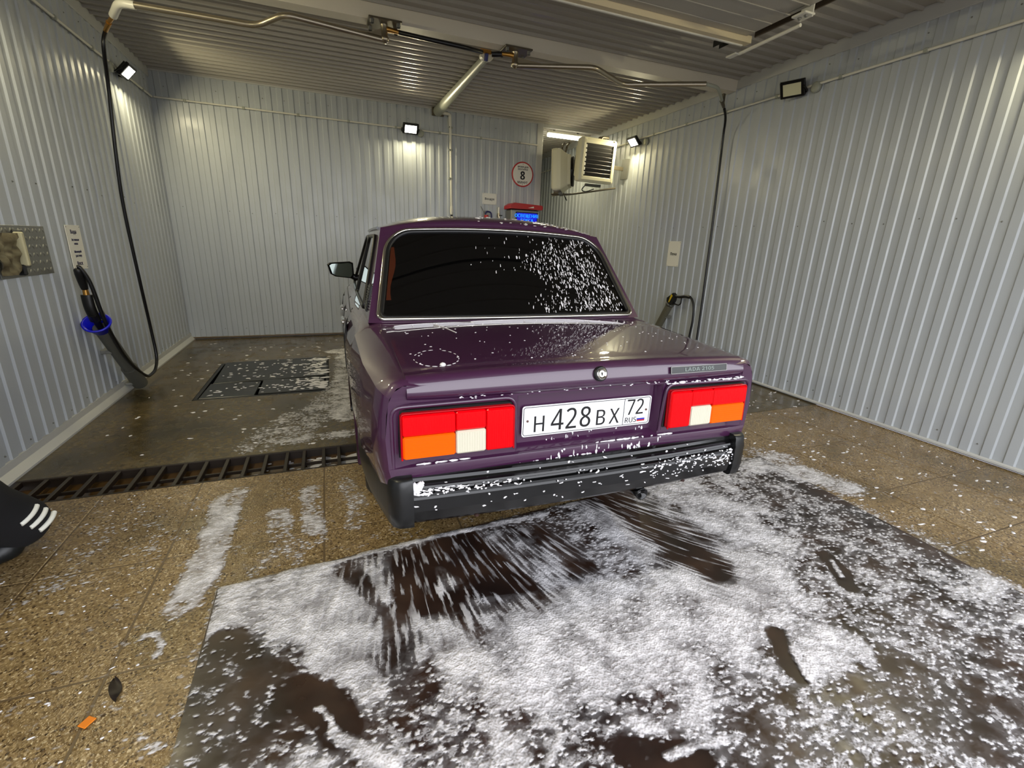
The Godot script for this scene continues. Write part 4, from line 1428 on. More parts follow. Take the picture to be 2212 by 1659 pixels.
func roof_at(u: float, v: float) -> Vector3:   # v from rear 0 to front 1
	var hw := lerpf(0.605, 0.585, v) + 0.012 * sin(PI * v)
	var zr := back_at(u, 1.0).z
	var zf := -2.30 - 0.05 * (1.0 - u * u)
	var a := pow(absf(u), 2.6)
	var e := sin(PI * pow(clampf(v, 0, 1), 0.62))
	var yr := back_at(u, 1.0).y
	var crown := 0.038 * sqrt(maxf(e, 0.0)) + 0.014 * e
	return Vector3(u * hw, yr + (1.0 - pow(absf(u), 4.0)) * crown + 0.006 * e * (1.0 - a), lerpf(zr, zf, v))

func patch(f: Callable, outline: PackedVector2Array, lift: float, rings := 6) -> SurfaceTool:
	# fills an outline given in the surface's own u, t with rings shrinking to its middle, raised by lift along the normal
	var mid := Vector2.ZERO
	for p in outline: mid += p
	mid /= outline.size()
	var rows := []
	for k in rings + 1:
		var q := 1.0 - float(k) / rings
		var r := PackedVector3Array()
		for p in outline:
			var uv := mid.lerp(p, maxf(q, 0.002))
			var a: Vector3 = f.call(uv.x, uv.y)
			var du: Vector3 = f.call(uv.x + 0.01, uv.y) - a
			var dt: Vector3 = f.call(uv.x, uv.y + 0.01) - a
			var n := du.cross(dt).normalized()
			r.append(a + n * lift)
		rows.append(r)
	var s := st()
	var a0: Vector3 = rows[0][0]
	var r0: Vector3 = rows[1][0] - rows[0][0]
	var c0: Vector3 = rows[0][1] - rows[0][0]
	var uv0 := outline[0].lerp(mid, 0.3)
	var p0: Vector3 = f.call(uv0.x, uv0.y)
	var nn: Vector3 = (f.call(uv0.x + 0.01, uv0.y) - p0).cross(f.call(uv0.x, uv0.y + 0.01) - p0) * signf(lift)
	grid(s, rows, r0.cross(c0).dot(nn) < 0.0, 0, true)
	return s

func outline_rect(u0: float, u1: float, t0: float, t1: float, ru: float, rt: float, rb := 0.35, per := 8) -> PackedVector2Array:
	# a rounded quadrilateral in u, t: full radius on top, smaller below, points also along the edges
	var pts := PackedVector2Array()
	var cs := [[u1, t0, rb], [u1, t1, 1.0], [u0, t1, 1.0], [u0, t0, rb]]
	var start := [-PI / 2, 0.0, PI / 2, PI]
	for c in 4:
		var k: float = cs[c][2]
		var cx: float = cs[c][0] + (-ru * k if c < 2 else ru * k)
		var cy: float = cs[c][1] + (rt * k if c in [0, 3] else -rt * k)
		for j in per + 1:
			var a: float = start[c] + PI / 2 * j / per
			pts.append(Vector2(cx + cos(a) * ru * k, cy + sin(a) * rt * k))
		var nx: int = (c + 1) % 4
		var k2: float = cs[nx][2]
		var e0 := pts[-1]
		var a2: float = start[nx]
		var e1 := Vector2(cs[nx][0] + (-ru * k2 if nx < 2 else ru * k2) + cos(a2) * ru * k2, cs[nx][1] + (rt * k2 if nx in [0, 3] else -rt * k2) + sin(a2) * rt * k2)
		for j in range(1, 12): pts.append(e0.lerp(e1, j / 12.0))
	return pts

func car_cabin(car: Node3D) -> void:
	# painted back, sides and roof
	var s := st()
	var rows := []
	for j in 13:
		var r := PackedVector3Array()
		for i in 25: r.append(back_at(i / 12.0 - 1.0, j / 12.0))
		rows.append(r)
	grid(s, rows, true, 0)
	obj("rear_pillars", s, MT.paint, car)
	for sg in [-1.0, 1.0]:
		s = st()
		rows = []
		for j in 9:
			var r := PackedVector3Array()
			for i in 17: r.append(side_at(i / 16.0, j / 8.0, sg))
			rows.append(r)
		grid(s, rows, sg > 0.0, 0)
		obj("cabin_side", s, MT.paint, car)
	s = st()
	rows = []
	for j in 33:
		var r := PackedVector3Array()
		for i in 41: r.append(roof_at(i / 20.0 - 1.0, pow(j / 32.0, 1.6)))
		rows.append(r)
	grid(s, rows, true, 0)
	obj("roof", s, MT.paint, car)
	# windscreen
	s = st()
	rows = []
	for j in 5:
		var r := PackedVector3Array()
		for i in 13:
			var u := i / 6.0 - 1.0
			r.append(Vector3(u * lerpf(0.70, 0.585, j / 4.0), lerpf(0.915, 1.335, j / 4.0) + 0.03 * (1 - u * u) * j / 4.0, lerpf(-2.86, -2.30, j / 4.0) - 0.05 * (1 - u * u)))
		rows.append(r)
	grid(s, rows, false, 0)
	obj("windscreen", s, MT.glass_dark, car)
	# rear window: tinted glass, rubber, chrome trim
	var ol := outline_rect(-0.925, 0.925, 0.045, 0.925, 0.17, 0.22, 0.22)
	var rw := obj("rear_window", patch(back_at, ol, 0.004, 10), MT.glass_dark, car)
	var loop := []
	for p in ol:
		var a := back_at(p.x, p.y)
		var n := (back_at(p.x + 0.01, p.y) - a).cross(back_at(p.x, p.y + 0.01) - a).normalized()
		loop.append(a + n * 0.004)
	loop.append(loop[0])
	s = st()
	tube(s, loop, 0.012, 8, false)
	obj("rubber_seal", s, MT.rubber, rw)
	var ol2 := outline_rect(-0.945, 0.945, 0.028, 0.945, 0.18, 0.23, 0.24)
	loop = []
	for p in ol2:
		var a := back_at(p.x, p.y)
		var n := (back_at(p.x + 0.01, p.y) - a).cross(back_at(p.x, p.y + 0.01) - a).normalized()
		loop.append(a + n * 0.008)
	loop.append(loop[0])
	s = st()
	tube(s, loop, 0.0085, 8, false)
	obj("chrome_trim", s, MT.chrome, rw)
	# strip of brown trim behind the left edge of the glass, seen as a dull orange band
	s = st()
	var br := []
	for j in 9:
		var t := 0.22 + 0.55 * j / 8.0
		var a := back_at(-0.905, t) + Vector3(0, 0, 0.0055)
		var b := back_at(-0.872 - 0.012 * sin(j * 0.9), t) + Vector3(0, 0, 0.0055)
		br.append(PackedVector3Array([a, b]))
	grid(s, br, true, 0)
	obj("inner_trim", s, M(Color(0.24, 0.095, 0.03), 0.3), rw)
	# parcel shelf bump seen through the glass
	# side glass with black frames
	for sg in [-1.0, 1.0]:
		var f := func(u: float, t: float) -> Vector3: return side_at(u, t, sg)
		for w in [[0.135, 0.50, 0.07, 0.90], [0.53, 0.90, 0.07, 0.90]]:
			var o2 := outline_rect(w[0], w[1], w[2], w[3], 0.03, 0.10, 0.5, 4)
			var g := obj("side_window", patch(f, o2, 0.004 * sg, 5), MT.glass_dark, car)
			var lp := []
			for p in o2:
				var q := side_at(p.x, p.y, sg)
				lp.append(q + Vector3(sg * 0.004, 0, 0))
			lp.append(lp[0])
			s = st()
			tube(s, lp, 0.011, 6, false)
			obj("window_frame", s, MT.black, g)
		# pillar vent
		s = st()
		for i in 9:
			var t := 0.10 + i * 0.028
			var a := side_at(0.052, t, sg)
			var b := side_at(0.112, t, sg)
			box(s, (a + b) / 2 + Vector3(sg * 0.004, 0, 0), Vector3(0.008, 0.007, absf(a.z - b.z)), 0.002)
		var pa := side_at(0.082, 0.21, sg)
		box(s, pa + Vector3(sg * 0.001, 0, 0), Vector3(0.008, 0.125, 0.12), 0.002, Basis.from_euler(Vector3(0, 0, sg * 0.24)))
		obj("pillar_vent", s, MT.black, car)
		# rain gutter
		s = st()
		var gt := []
		for i in 12: gt.append(side_at((i + 1) / 12.0, 0.985, sg) + Vector3(sg * 0.003, 0.004, 0))
		tube(s, gt, 0.008, 6)
		obj("rain_gutter", s, MT.black_gloss, car)

func tail_lamp(car: Node3D, sg: float) -> void:
	var lamp := Node3D.new()
	lamp.name = "tail_lamp"
	car.add_child(lamp, true)
	lamp.position = Vector3(0, 0.708, 0.036)
	lamp.rotation.x = -0.045
	obj("lamp_body", boxm(Vector3(0.362, 0.150, 0.02), 0.008), MT.lens_red2, lamp, Vector3(sg * 0.489, 0, -0.004))
	# inner red, middle red over white, outer red over orange
	var e := [0.310, 0.403, 0.502, 0.666]
	var ylo := -0.071
	var ymid := 0.003
	var yhi := 0.071
	var p := [["lens_red", e[0], e[1], ylo, yhi, MT.lens_red, "bright red lens block"], ["lens_red", e[1], e[2], ymid + 0.004, yhi, MT.lens_red, "bright red lens block"], ["lens_white", e[1], e[2], ylo, ymid + 0.004, MT.lens_white, "white reversing lens block"], ["lens_red", e[2], e[3], ymid, yhi, MT.lens_red, "bright red lens block"], ["lens_orange", e[2], e[3], ylo, ymid, MT.lens_orange, "orange indicator lens block"]]
	for q in p:
		var w: float = q[2] - q[1] - 0.0015
		var h: float = q[4] - q[3] - 0.0015
		var s := st()
		box(s, Vector3.ZERO, Vector3(w, h, 0.022), 0.005)
		var b := obj(q[0], s, q[5], lamp, Vector3(sg * (q[1] + q[2]) / 2, (q[3] + q[4]) / 2, 0.010))
		b.set_meta("label", q[6])
		# the fine ribs of the lens
		var rb := st()
		var n := int(w / 0.0075) if q[0] != "lens_orange" else int(h / 0.0075)
		for i in n:
			if q[0] != "lens_orange":
				box(rb, Vector3(-w / 2 + (i + 0.5) * w / n, 0, 0.0108), Vector3(0.004, h - 0.012, 0.0016), 0.0006)
			else:
				box(rb, Vector3(0, -h / 2 + (i + 0.5) * h / n, 0.0108), Vector3(w - 0.012, 0.004, 0.0016), 0.0006)
		rb.generate_normals()
		var arr := b.mesh as ArrayMesh
		rb.commit(arr)
	var s2 := st()
	tube(s2, rounded([Vector3(sg * 0.668, -0.073, 0.014), Vector3(sg * 0.668, 0.074, 0.014), Vector3(sg * 0.308, 0.074, 0.014), Vector3(sg * 0.308, -0.073, 0.014)], 0.012, 3), 0.0035, 6)
	obj("lens_rim", s2, MT.lens_red2, lamp)

func number_plate(car: Node3D) -> void:
	var p := Node3D.new()
	p.name = "number_plate"
	car.add_child(p, true)
	p.position = Vector3(0, 0.70, 0.0)
	var s := st()
	prism(s, round_rect(0.520, 0.112, 0.010), -0.002, 0.001)
	obj("plate_board", s, MT.plate_white, p)
	s = st()
	var rim := []
	for q in round_rect(0.510, 0.102, 0.008): rim.append(Vector3(q.x, q.y, 0.001))
	rim.append(rim[0])
	tube(s, rim, 0.0013, 6, false)
	tube(s, [Vector3(0.143, -0.051, 0.001), Vector3(0.143, 0.051, 0.001)], 0.0013, 6, false)
	obj("plate_rim", s, MT.plate_ink, p)
	var zz := 0.0016
	for c in [["Н", -0.196, -0.013, 0.058, 0.92], ["4", -0.127, -0.004, 0.077, 0.88], ["2", -0.072, -0.004, 0.077, 0.88], ["8", -0.017, -0.004, 0.077, 0.88], ["В", 0.046, -0.012, 0.058, 0.95], ["Х", 0.104, -0.012, 0.058, 0.95], ["7", 0.172, 0.016, 0.060, 0.86], ["2", 0.212, 0.016, 0.060, 0.86]]:
		letters(c[0], c[3], MT.plate_ink, p, Vector3(c[1], c[2], zz), Basis(), font, "character", c[4])
	letters("RUS", 0.020, MT.plate_ink, p, Vector3(0.176, -0.034, zz), Basis(), font, "character", 1.05)
	for f in [[MT.plate_white, 0.006], [MT.flag_blue, 0.0], [MT.red, -0.006]]:
		obj("flag_stripe", boxm(Vector3(0.034, 0.0058, 0.0012)), f[0], p, Vector3(0.221, -0.033 + f[1], 0.0014))
	for x in [-0.240, 0.240]:
		var b := st()
		lathe(b, [Vector2(0.0045, 0.0), Vector2(0.0045, 0.002), Vector2(0.0, 0.003)], Vector3(x, 0.002, 0.001), Basis(Vector3(1, 0, 0), Vector3(0, 0, 1), Vector3(0, -1, 0)), 8, false)
		obj("plate_screw", b, M(Color(0.35, 0.24, 0.2), 0.5), p)

func car_bumper(car: Node3D) -> void:
	var bp := Node3D.new()
	bp.name = "rear_bumper"
	car.add_child(bp, true)
	# bar: section (z, y) swept across with a slight bow
	var sec := [[-0.07, 0.548], [-0.06, 0.556], [0.0, 0.566], [0.022, 0.566], [0.034, 0.561], [0.040, 0.552], [0.046, 0.546], [0.058, 0.543], [0.060, 0.536], [0.054, 0.531], [0.056, 0.524], [0.067, 0.520], [0.069, 0.512], [0.061, 0.507], [0.065, 0.500], [0.068, 0.460], [0.062, 0.424], [0.045, 0.408], [0.020, 0.405], [0.0, 0.415]]
	var rows := []
	for i in 17:
		var x := 0.648 * (i / 8.0 - 1.0)
		var r := PackedVector3Array()
		for q in sec: r.append(Vector3(x, q[1], q[0] + 0.022 * (1.0 - (x / 0.648) * (x / 0.648))))
		rows.append(r)
	var s := st()
	grid(s, rows, true, -1)
	obj("bar", s, MT.bumper, bp)
	# end caps wrapping round the corners
	for sg in [-1.0, 1.0]:
		var path := [Vector2(0.640, 0.070), Vector2(0.665, 0.070), Vector2(0.688, 0.064), Vector2(0.703, 0.048), Vector2(0.712, 0.020), Vector2(0.735, -0.08), Vector2(0.758, -0.20), Vector2(0.775, -0.36), Vector2(0.778, -0.50)]
		rows = []
		for i in path.size():
			var d: Vector2 = (path[mini(i + 1, path.size() - 1)] - path[maxi(i - 1, 0)]).normalized()
			var nrm := Vector2(-d.y, d.x)   # outward from the car
			if nrm.dot(Vector2(0.5, 0.4)) < 0.0: nrm = -nrm
			var r := PackedVector3Array()
			var drop := 0.012 if i < 5 else 0.012 * (1.0 - (i - 4) / 5.0)
			for q in [[-0.10, 0.572], [-0.02, 0.577], [-0.006, 0.573], [0.0, 0.564], [0.002, 0.545], [0.006, 0.53], [0.006, 0.45], [0.0, 0.42 - drop], [-0.012, 0.412 - drop], [-0.06, 0.41 - drop]]:
				var w: Vector2 = path[i] + nrm * q[0]
				r.append(Vector3(w.x * sg, q[1], w.y))
			rows.append(r)
		s = st()
		grid(s, rows, sg > 0.0, 0)
		s.set_smooth_group(-1)
		fo(s, Array(rows[0]), Vector3(sg * 0.75, 0.5, 0.02))
		fo(s, Array(rows[-1]), Vector3(sg * 0.75, 0.5, 0.0))
		obj("end_cap", s, MT.bumper_cap, bp)
	for x in [-0.43, 0.42]:
		s = st()
		tube(s, [Vector3(x, 0.43, 0.05), Vector3(x, 0.40, 0.05)], 0.009, 6)
		obj("bolt", s, M(Color(0.18, 0.08, 0.05), 0.5), bp)

func car_wheels(car: Node3D) -> void:
	for zc in AXLES:
		for sg in [-1.0, 1.0]:
			var w := Node3D.new()
			w.name = "wheel"
			car.add_child(w, true)
			w.position = Vector3(sg * 0.665, 0.292, zc)
			var b := Basis(Vector3(0, 0, 1), Vector3(sg, 0, 0), Vector3(0, 1, 0)) if sg > 0 else Basis(Vector3(0, 0, -1), Vector3(-1, 0, 0), Vector3(0, 1, 0))
			var s := st()
			lathe(s, [Vector2(0.18, -0.085), Vector2(0.255, -0.088), Vector2(0.282, -0.07), Vector2(0.292, -0.05), Vector2(0.292, 0.05), Vector2(0.282, 0.07), Vector2(0.255, 0.088), Vector2(0.18, 0.085), Vector2(0.17, 0.05)], Vector3.ZERO, b, 36)
			obj("tyre", s, MT.tyre, w)
			s = st()
			lathe(s, [Vector2(0.175, -0.06), Vector2(0.175, 0.07), Vector2(0.168, 0.08), Vector2(0.155, 0.05), Vector2(0.11, 0.035), Vector2(0.06, 0.06), Vector2(0.0, 0.06)], Vector3.ZERO, b, 28)
			obj("rim", s, MT.galv, w)

func car_details(car: Node3D) -> void:
	# exhaust
	var s := st()
	lathe(s, [Vector2(0.0, -0.2), Vector2(0.022, -0.2), Vector2(0.024, 0.0), Vector2(0.026, 0.03), Vector2(0.022, 0.03), Vector2(0.019, 0.0), Vector2(0.0, 0.0)], Vector3(0.275, 0.335, -0.03), Basis(Vector3(1, 0, 0), Vector3(0, 0, 1), Vector3(0, -1, 0)), 20)
	obj("exhaust_pipe", s, MT.black_gloss, car)
	# mirror on the left door
	var m := Node3D.new()
	m.name = "wing_mirror"
	car.add_child(m, true)
	m.position = Vector3(-0.79, 1.035, -2.56)
	var sh := PackedVector2Array([Vector2(-0.105, 0.045), Vector2(-0.085, 0.058), Vector2(0.06, 0.070), Vector2(0.085, 0.060), Vector2(0.088, -0.03), Vector2(0.070, -0.058), Vector2(-0.05, -0.045), Vector2(-0.085, -0.025)])
	var rows := []
	for l in [[0.02, 0.93], [0.015, 1.0], [-0.02, 1.0], [-0.06, 0.85], [-0.085, 0.5], [-0.09, 0.05]]:
		var r := PackedVector3Array()
		for p in sh: r.append(Vector3(p.x * l[1], p.y * l[1], l[0]))
		rows.append(r)
	s = st()
	grid(s, rows, true, 0, true)
	obj("mirror_housing", s, MT.black, m)
	s = st()
	var gp := PackedVector2Array()
	for p in sh: gp.append(p * 0.86)
	prism(s, gp, 0.012, 0.019)
	var mg := obj("mirror_glass", s, MT.mirror, m)
	mg.rotation.y = 0.15
	s = st()
	tube(s, [Vector3(0.07, -0.04, -0.02), Vector3(0.12, -0.06, -0.03)], [0.022, 0.030], 8)
	prism(s, PackedVector2Array([Vector2(-0.08, -0.10), Vector2(0.08, -0.10), Vector2(0.02, 0.05), Vector2(-0.02, 0.05)]), -0.006, 0.006, Vector3(0.115, -0.03, -0.03), Basis(Vector3(0, 0, -1), Vector3(0, 1, 0), Vector3(1, 0, 0)))
	obj("mirror_mount", s, MT.black, m)
	# door seams, handles
	for sg in [-1.0, 1.0]:
		for zz in [[-1.42, -1.40], [-2.0, -2.0], [-2.86, -2.92]]:
			s = st()
			var pts := []
			for i in 8:
				var y := 0.30 + 0.60 * i / 7.0
				var z := lerpf(zz[1], zz[0], i / 7.0)
				pts.append(Vector3(sg * (side_x(y, z) + 0.001), y, z))
			tube(s, pts, 0.004, 5, false)
			obj("door_seam", s, MT.black, car)
		s = st()
		var bl := []
		for i in 16:
			var z := -1.38 - i * 0.10
			bl.append(Vector3(sg * (side_x(0.885, z) + 0.001), 0.885, z))
		tube(s, bl, 0.003, 5, false)
		obj("door_seam", s, MT.black, car)
		for z in [-1.60, -2.16]:
			s = st()
			box(s, Vector3(sg * (side_x(0.80, z) + 0.012), 0.805, z), Vector3(0.022, 0.024, 0.15), 0.006)
			obj("door_handle", s, MT.chrome, car)
		s = st()
		box(s, Vector3(sg * (side_x(0.80, -1.3) + 0.002), 0.80, -1.30), Vector3(0.004, 0.10, 0.16), 0.001)
		obj("filler_flap" if sg > 0.0 else "mud_patch", s, MT.paint if sg > 0.0 else MT.black, car)
	# front: grille, headlamps, bumper (turned away from the camera)
	for sg in [-1.0, 1.0]:
		s = st()
		box(s, Vector3(sg * 0.52, 0.66, -4.005), Vector3(0.26, 0.16, 0.03), 0.012)
		obj("headlamp", s, MT.lens_white, car)
	s = st()
	box(s, Vector3(0, 0.66, -4.004), Vector3(0.76, 0.15, 0.012), 0.003)
	for i in 12: box(s, Vector3(-0.36 + i * 0.0655, 0.66, -4.010), Vector3(0.02, 0.15, 0.02), 0.003)
	obj("grille", s, MT.black, car)
	s = st()
	tube(s, rounded([Vector3(-0.76, 0.49, -3.7), Vector3(-0.74, 0.49, -4.08), Vector3(0.74, 0.49, -4.08), Vector3(0.76, 0.49, -3.7)], 0.1), 0.06, 10, true, Vector2(0.7, 1.0))
	obj("front_bumper", s, MT.bumper, car)

# ---- foam clinging to the car
func blob(s: SurfaceTool, at: Vector3, n: Vector3, along_: Vector3, a: float, b: float, h: float) -> void:
	var x := along_.normalized()
	var y := n.cross(x).normalized()
	var k := 7
	var rows := []
	for j in 3:
		var q: float = [1.0, 0.75, 0.3][j]
		var z: float = [0.0, 0.7, 1.0][j]
		var r := PackedVector3Array()
		for i in k:
			var t := TAU * i / k
			var w := 1.0 + 0.25 * sin(t * 2.0 + a * 900.0) + 0.15 * sin(t * 3.0 + b * 2100.0)
			r.append(at + x * cos(t) * a * q * w + y * sin(t) * b * q * w + n * h * z)
		rows.append(r)
	grid(s, rows, true, 0, true)
	s.set_smooth_group(0)
	for i in k:
		t3(s, rows[2][(i + 1) % k], rows[2][i], at + n * h * 1.08)
	s.set_smooth_group(-1)

func car_stuff(called: String, label: String, s: SurfaceTool) -> void:
	var o := obj(called, s, MT.foam_blob)
	o.transform = Transform3D(Basis.from_euler(Vector3(0, CAR_TURN, 0)), CAR_AT)
	tag(o, label, "foam", "", "stuff")

func car_foam() -> void:
	var r := RandomNumberGenerator.new()
	r.seed = 5
	# on the rear window: many short runs on the right half, few in the middle
	var s := st()
	for i in 3400:
		var u := r.randf_range(-0.55, 0.9)
		var t := r.randf_range(0.08, 0.9)
		var dens := smoothstep(0.10, 0.50, u + 0.08 * sin(t * 13.0)) * (1.0 - 0.85 * smoothstep(0.80, 0.92, u + 0.06 * t)) + 0.10 * smoothstep(-0.5, 0.0, u) * smoothstep(0.4, 0.7, t)
		dens *= lerpf(1.0, 0.45, smoothstep(0.6, 0.9, t)) * (0.75 + 0.25 * sin(u * 31.0 + t * 9.0))
		if r.randf() > dens: continue
		var a := back_at(u, t)
		var n := (back_at(u + 0.01, t) - a).cross(back_at(u, t + 0.01) - a).normalized()
		var down := (back_at(u - 0.004, t - 0.03) - a).normalized()
		var l := r.randf_range(0.002, 0.009) * (1.7 if r.randf() < 0.15 else 1.0)
		blob(s, a + n * 0.0045, n, down, l, l * r.randf_range(0.18, 0.36), 0.002)
	car_stuff("window_foam", "white foam runs sliding down the right half of the rear window", s)
	# roof edge specks
	s = st()
	for i in 130:
		var u := r.randf_range(-0.2, 0.93)
		if r.randf() > 0.25 + 0.75 * smoothstep(0.0, 0.7, u): continue
		var v := pow(r.randf_range(0.0, 0.5), 2.0)
		var a := roof_at(u, v + 0.004)
		var n := Vector3(u * 0.3, 1, 0.25).normalized()
		blob(s, a, n, Vector3(0.5, 0, 1), r.randf_range(0.004, 0.016), r.randf_range(0.003, 0.006), 0.003)
	car_stuff("roof_foam", "foam specks along the rear edge of the purple roof", s)
	# trunk lid: specks, and the thin lines of foam left by the water
	s = st()
	for i in 110:
		var x := r.randf_range(-0.6, 0.62)
		var z := -pow(r.randf(), 0.7) * 0.7
		blob(s, Vector3(x, deck_y(x, z) - 0.0005, z), Vector3.UP, Vector3(1, 0, r.randf_range(-0.4, 0.4)), r.randf_range(0.0015, 0.006), r.randf_range(0.0012, 0.003), 0.002)
	for i in 60:   # a mist of fine curls under the window on the right
		var x := r.randf_range(0.15, 0.5)
		var z := r.randf_range(-0.70, -0.45)
		blob(s, Vector3(x, deck_y(x, z) - 0.0005, z), Vector3.UP, Vector3(r.randf_range(-1, 1), 0, 0.5), r.randf_range(0.003, 0.008), 0.0012, 0.001)
	for ln in [[[-0.60, -0.70], [-0.50, -0.705], [-0.34, -0.69], [-0.25, -0.665], [-0.24, -0.70], [0.0, -0.705], [0.25, -0.69], [0.45, -0.64], [0.50, -0.60]], [[-0.43, -0.68], [-0.40, -0.62], [-0.385, -0.56], [-0.37, -0.50]]]:
		var pts := []
		for q in ln: pts.append(Vector3(q[0], deck_y(q[0], q[1]) + 0.0005, q[1]))
		tube(s, curve(pts, 5), 0.002, 5, true)
	for k in 20:   # the ring round the puddle at the left rear corner
		var t := TAU * k / 20.0
		if sin(t) < -0.2 and r.randf() < 0.5: continue
		var x := -0.52 + 0.075 * cos(t)
		var z := -0.16 + 0.10 * sin(t)
		blob(s, Vector3(x, deck_y(x, z) - 0.0005, z), Vector3.UP, Vector3(-sin(t), 0, cos(t)), 0.012, 0.0016, 0.0014)
	blob(s, Vector3(-0.515, deck_y(-0.515, -0.075) - 0.001, -0.075), Vector3.UP, Vector3(1, 0, 0), 0.011, 0.010, 0.008)
	car_stuff("lid_foam", "foam specks and thin foam lines on the purple trunk lid", s)
	# rear panel and bumper
	s = st()
	var back := Vector3(0, 0.1, 1).normalized()
	for i in 60:
		var x := r.randf_range(-0.64, 0.66)
		if sin(x * 9.0) + 0.4 * sin(x * 23.0) < 0.1: continue
		blob(s, Vector3(x, 0.6035, 0.027), Vector3(0, 0.8, 0.6), Vector3(1, 0, 0), r.randf_range(0.004, 0.020), r.randf_range(0.002, 0.004), 0.004)
	for i in 60:
		var x := r.randf_range(-0.18, 0.30)
		var y := r.randf_range(0.555, 0.640)
		var z := 0.036 if y < 0.60 else -0.011
		blob(s, Vector3(x, y, z), back, Vector3(0.1, -1, 0), r.randf_range(0.003, 0.012), r.randf_range(0.0015, 0.004), 0.003)
	for i in 45:
		blob(s, Vector3(r.randf_range(0.28, 0.66), 0.810 + r.randf_range(-0.003, 0.004), 0.036), back, Vector3(1, 0, 0), r.randf_range(0.003, 0.012), r.randf_range(0.0015, 0.0035), 0.004)
	for i in 40:
		blob(s, Vector3(r.randf_range(-0.50, 0.30), 0.817 + r.randf_range(-0.004, 0.004), 0.036), back, Vector3(1, 0, 0), r.randf_range(0.002, 0.006), r.randf_range(0.001, 0.002), 0.002)
	car_stuff("panel_foam", "foam dribbles under the number plate and along the tail lamps", s)
	s = st()
	for i in 330:   # on the bar: a bright clump at the left end, a speckled stretch at the right
		var side := r.randf()
		var x := 0.0
		var y := 0.0
		if side < 0.3:
			x = -0.64 + pow(r.randf(), 1.6) * 0.35
			y = lerpf(0.535, 0.515, r.randf())
		elif side < 0.75:
			x = 0.64 - pow(r.randf(), 1.3) * 0.45
			y = r.randf_range(0.455, 0.522)
		else:
			x = r.randf_range(-0.64, 0.64)
			y = r.randf_range(0.44, 0.56)
		var z := 0.066 + 0.022 * (1.0 - (x / 0.648) * (x / 0.648)) - maxf(0.0, y - 0.52) * 0.75
		blob(s, Vector3(x, y, z), Vector3(0, 0.3, 0.95), Vector3(1, r.randf_range(-0.5, 0.5), 0), r.randf_range(0.002, 0.009), r.randf_range(0.0015, 0.004), 0.003)
	for i in 40:
		var x := r.randf_range(-0.6, 0.62)
		blob(s, Vector3(x, 0.5665, 0.012 + 0.022 * (1.0 - (x / 0.648) * (x / 0.648))), Vector3.UP, Vector3(1, 0, 0.1), r.randf_range(0.003, 0.012), r.randf_range(0.002, 0.004), 0.003)
	for sg in [-1.0, 1.0]:
		var pts := []
		for i in 7: pts.append(Vector3(sg * 0.37 + (i - 3) * 0.016, 0.566 + 0.022 * sin(PI * i / 6.0), -0.01 + 0.004 * i))
		tube(s, pts, 0.006, 6)
	for i in 14:
		blob(s, Vector3(-0.644 + r.randf() * 0.03, 0.535 + r.randf() * 0.012, 0.055), Vector3(0, 0.5, 0.85), Vector3(1, 0.3, 0), 0.014, 0.009, 0.008)
	car_stuff("bumper_foam", "white foam clots and specks on the black bumper bar", s)

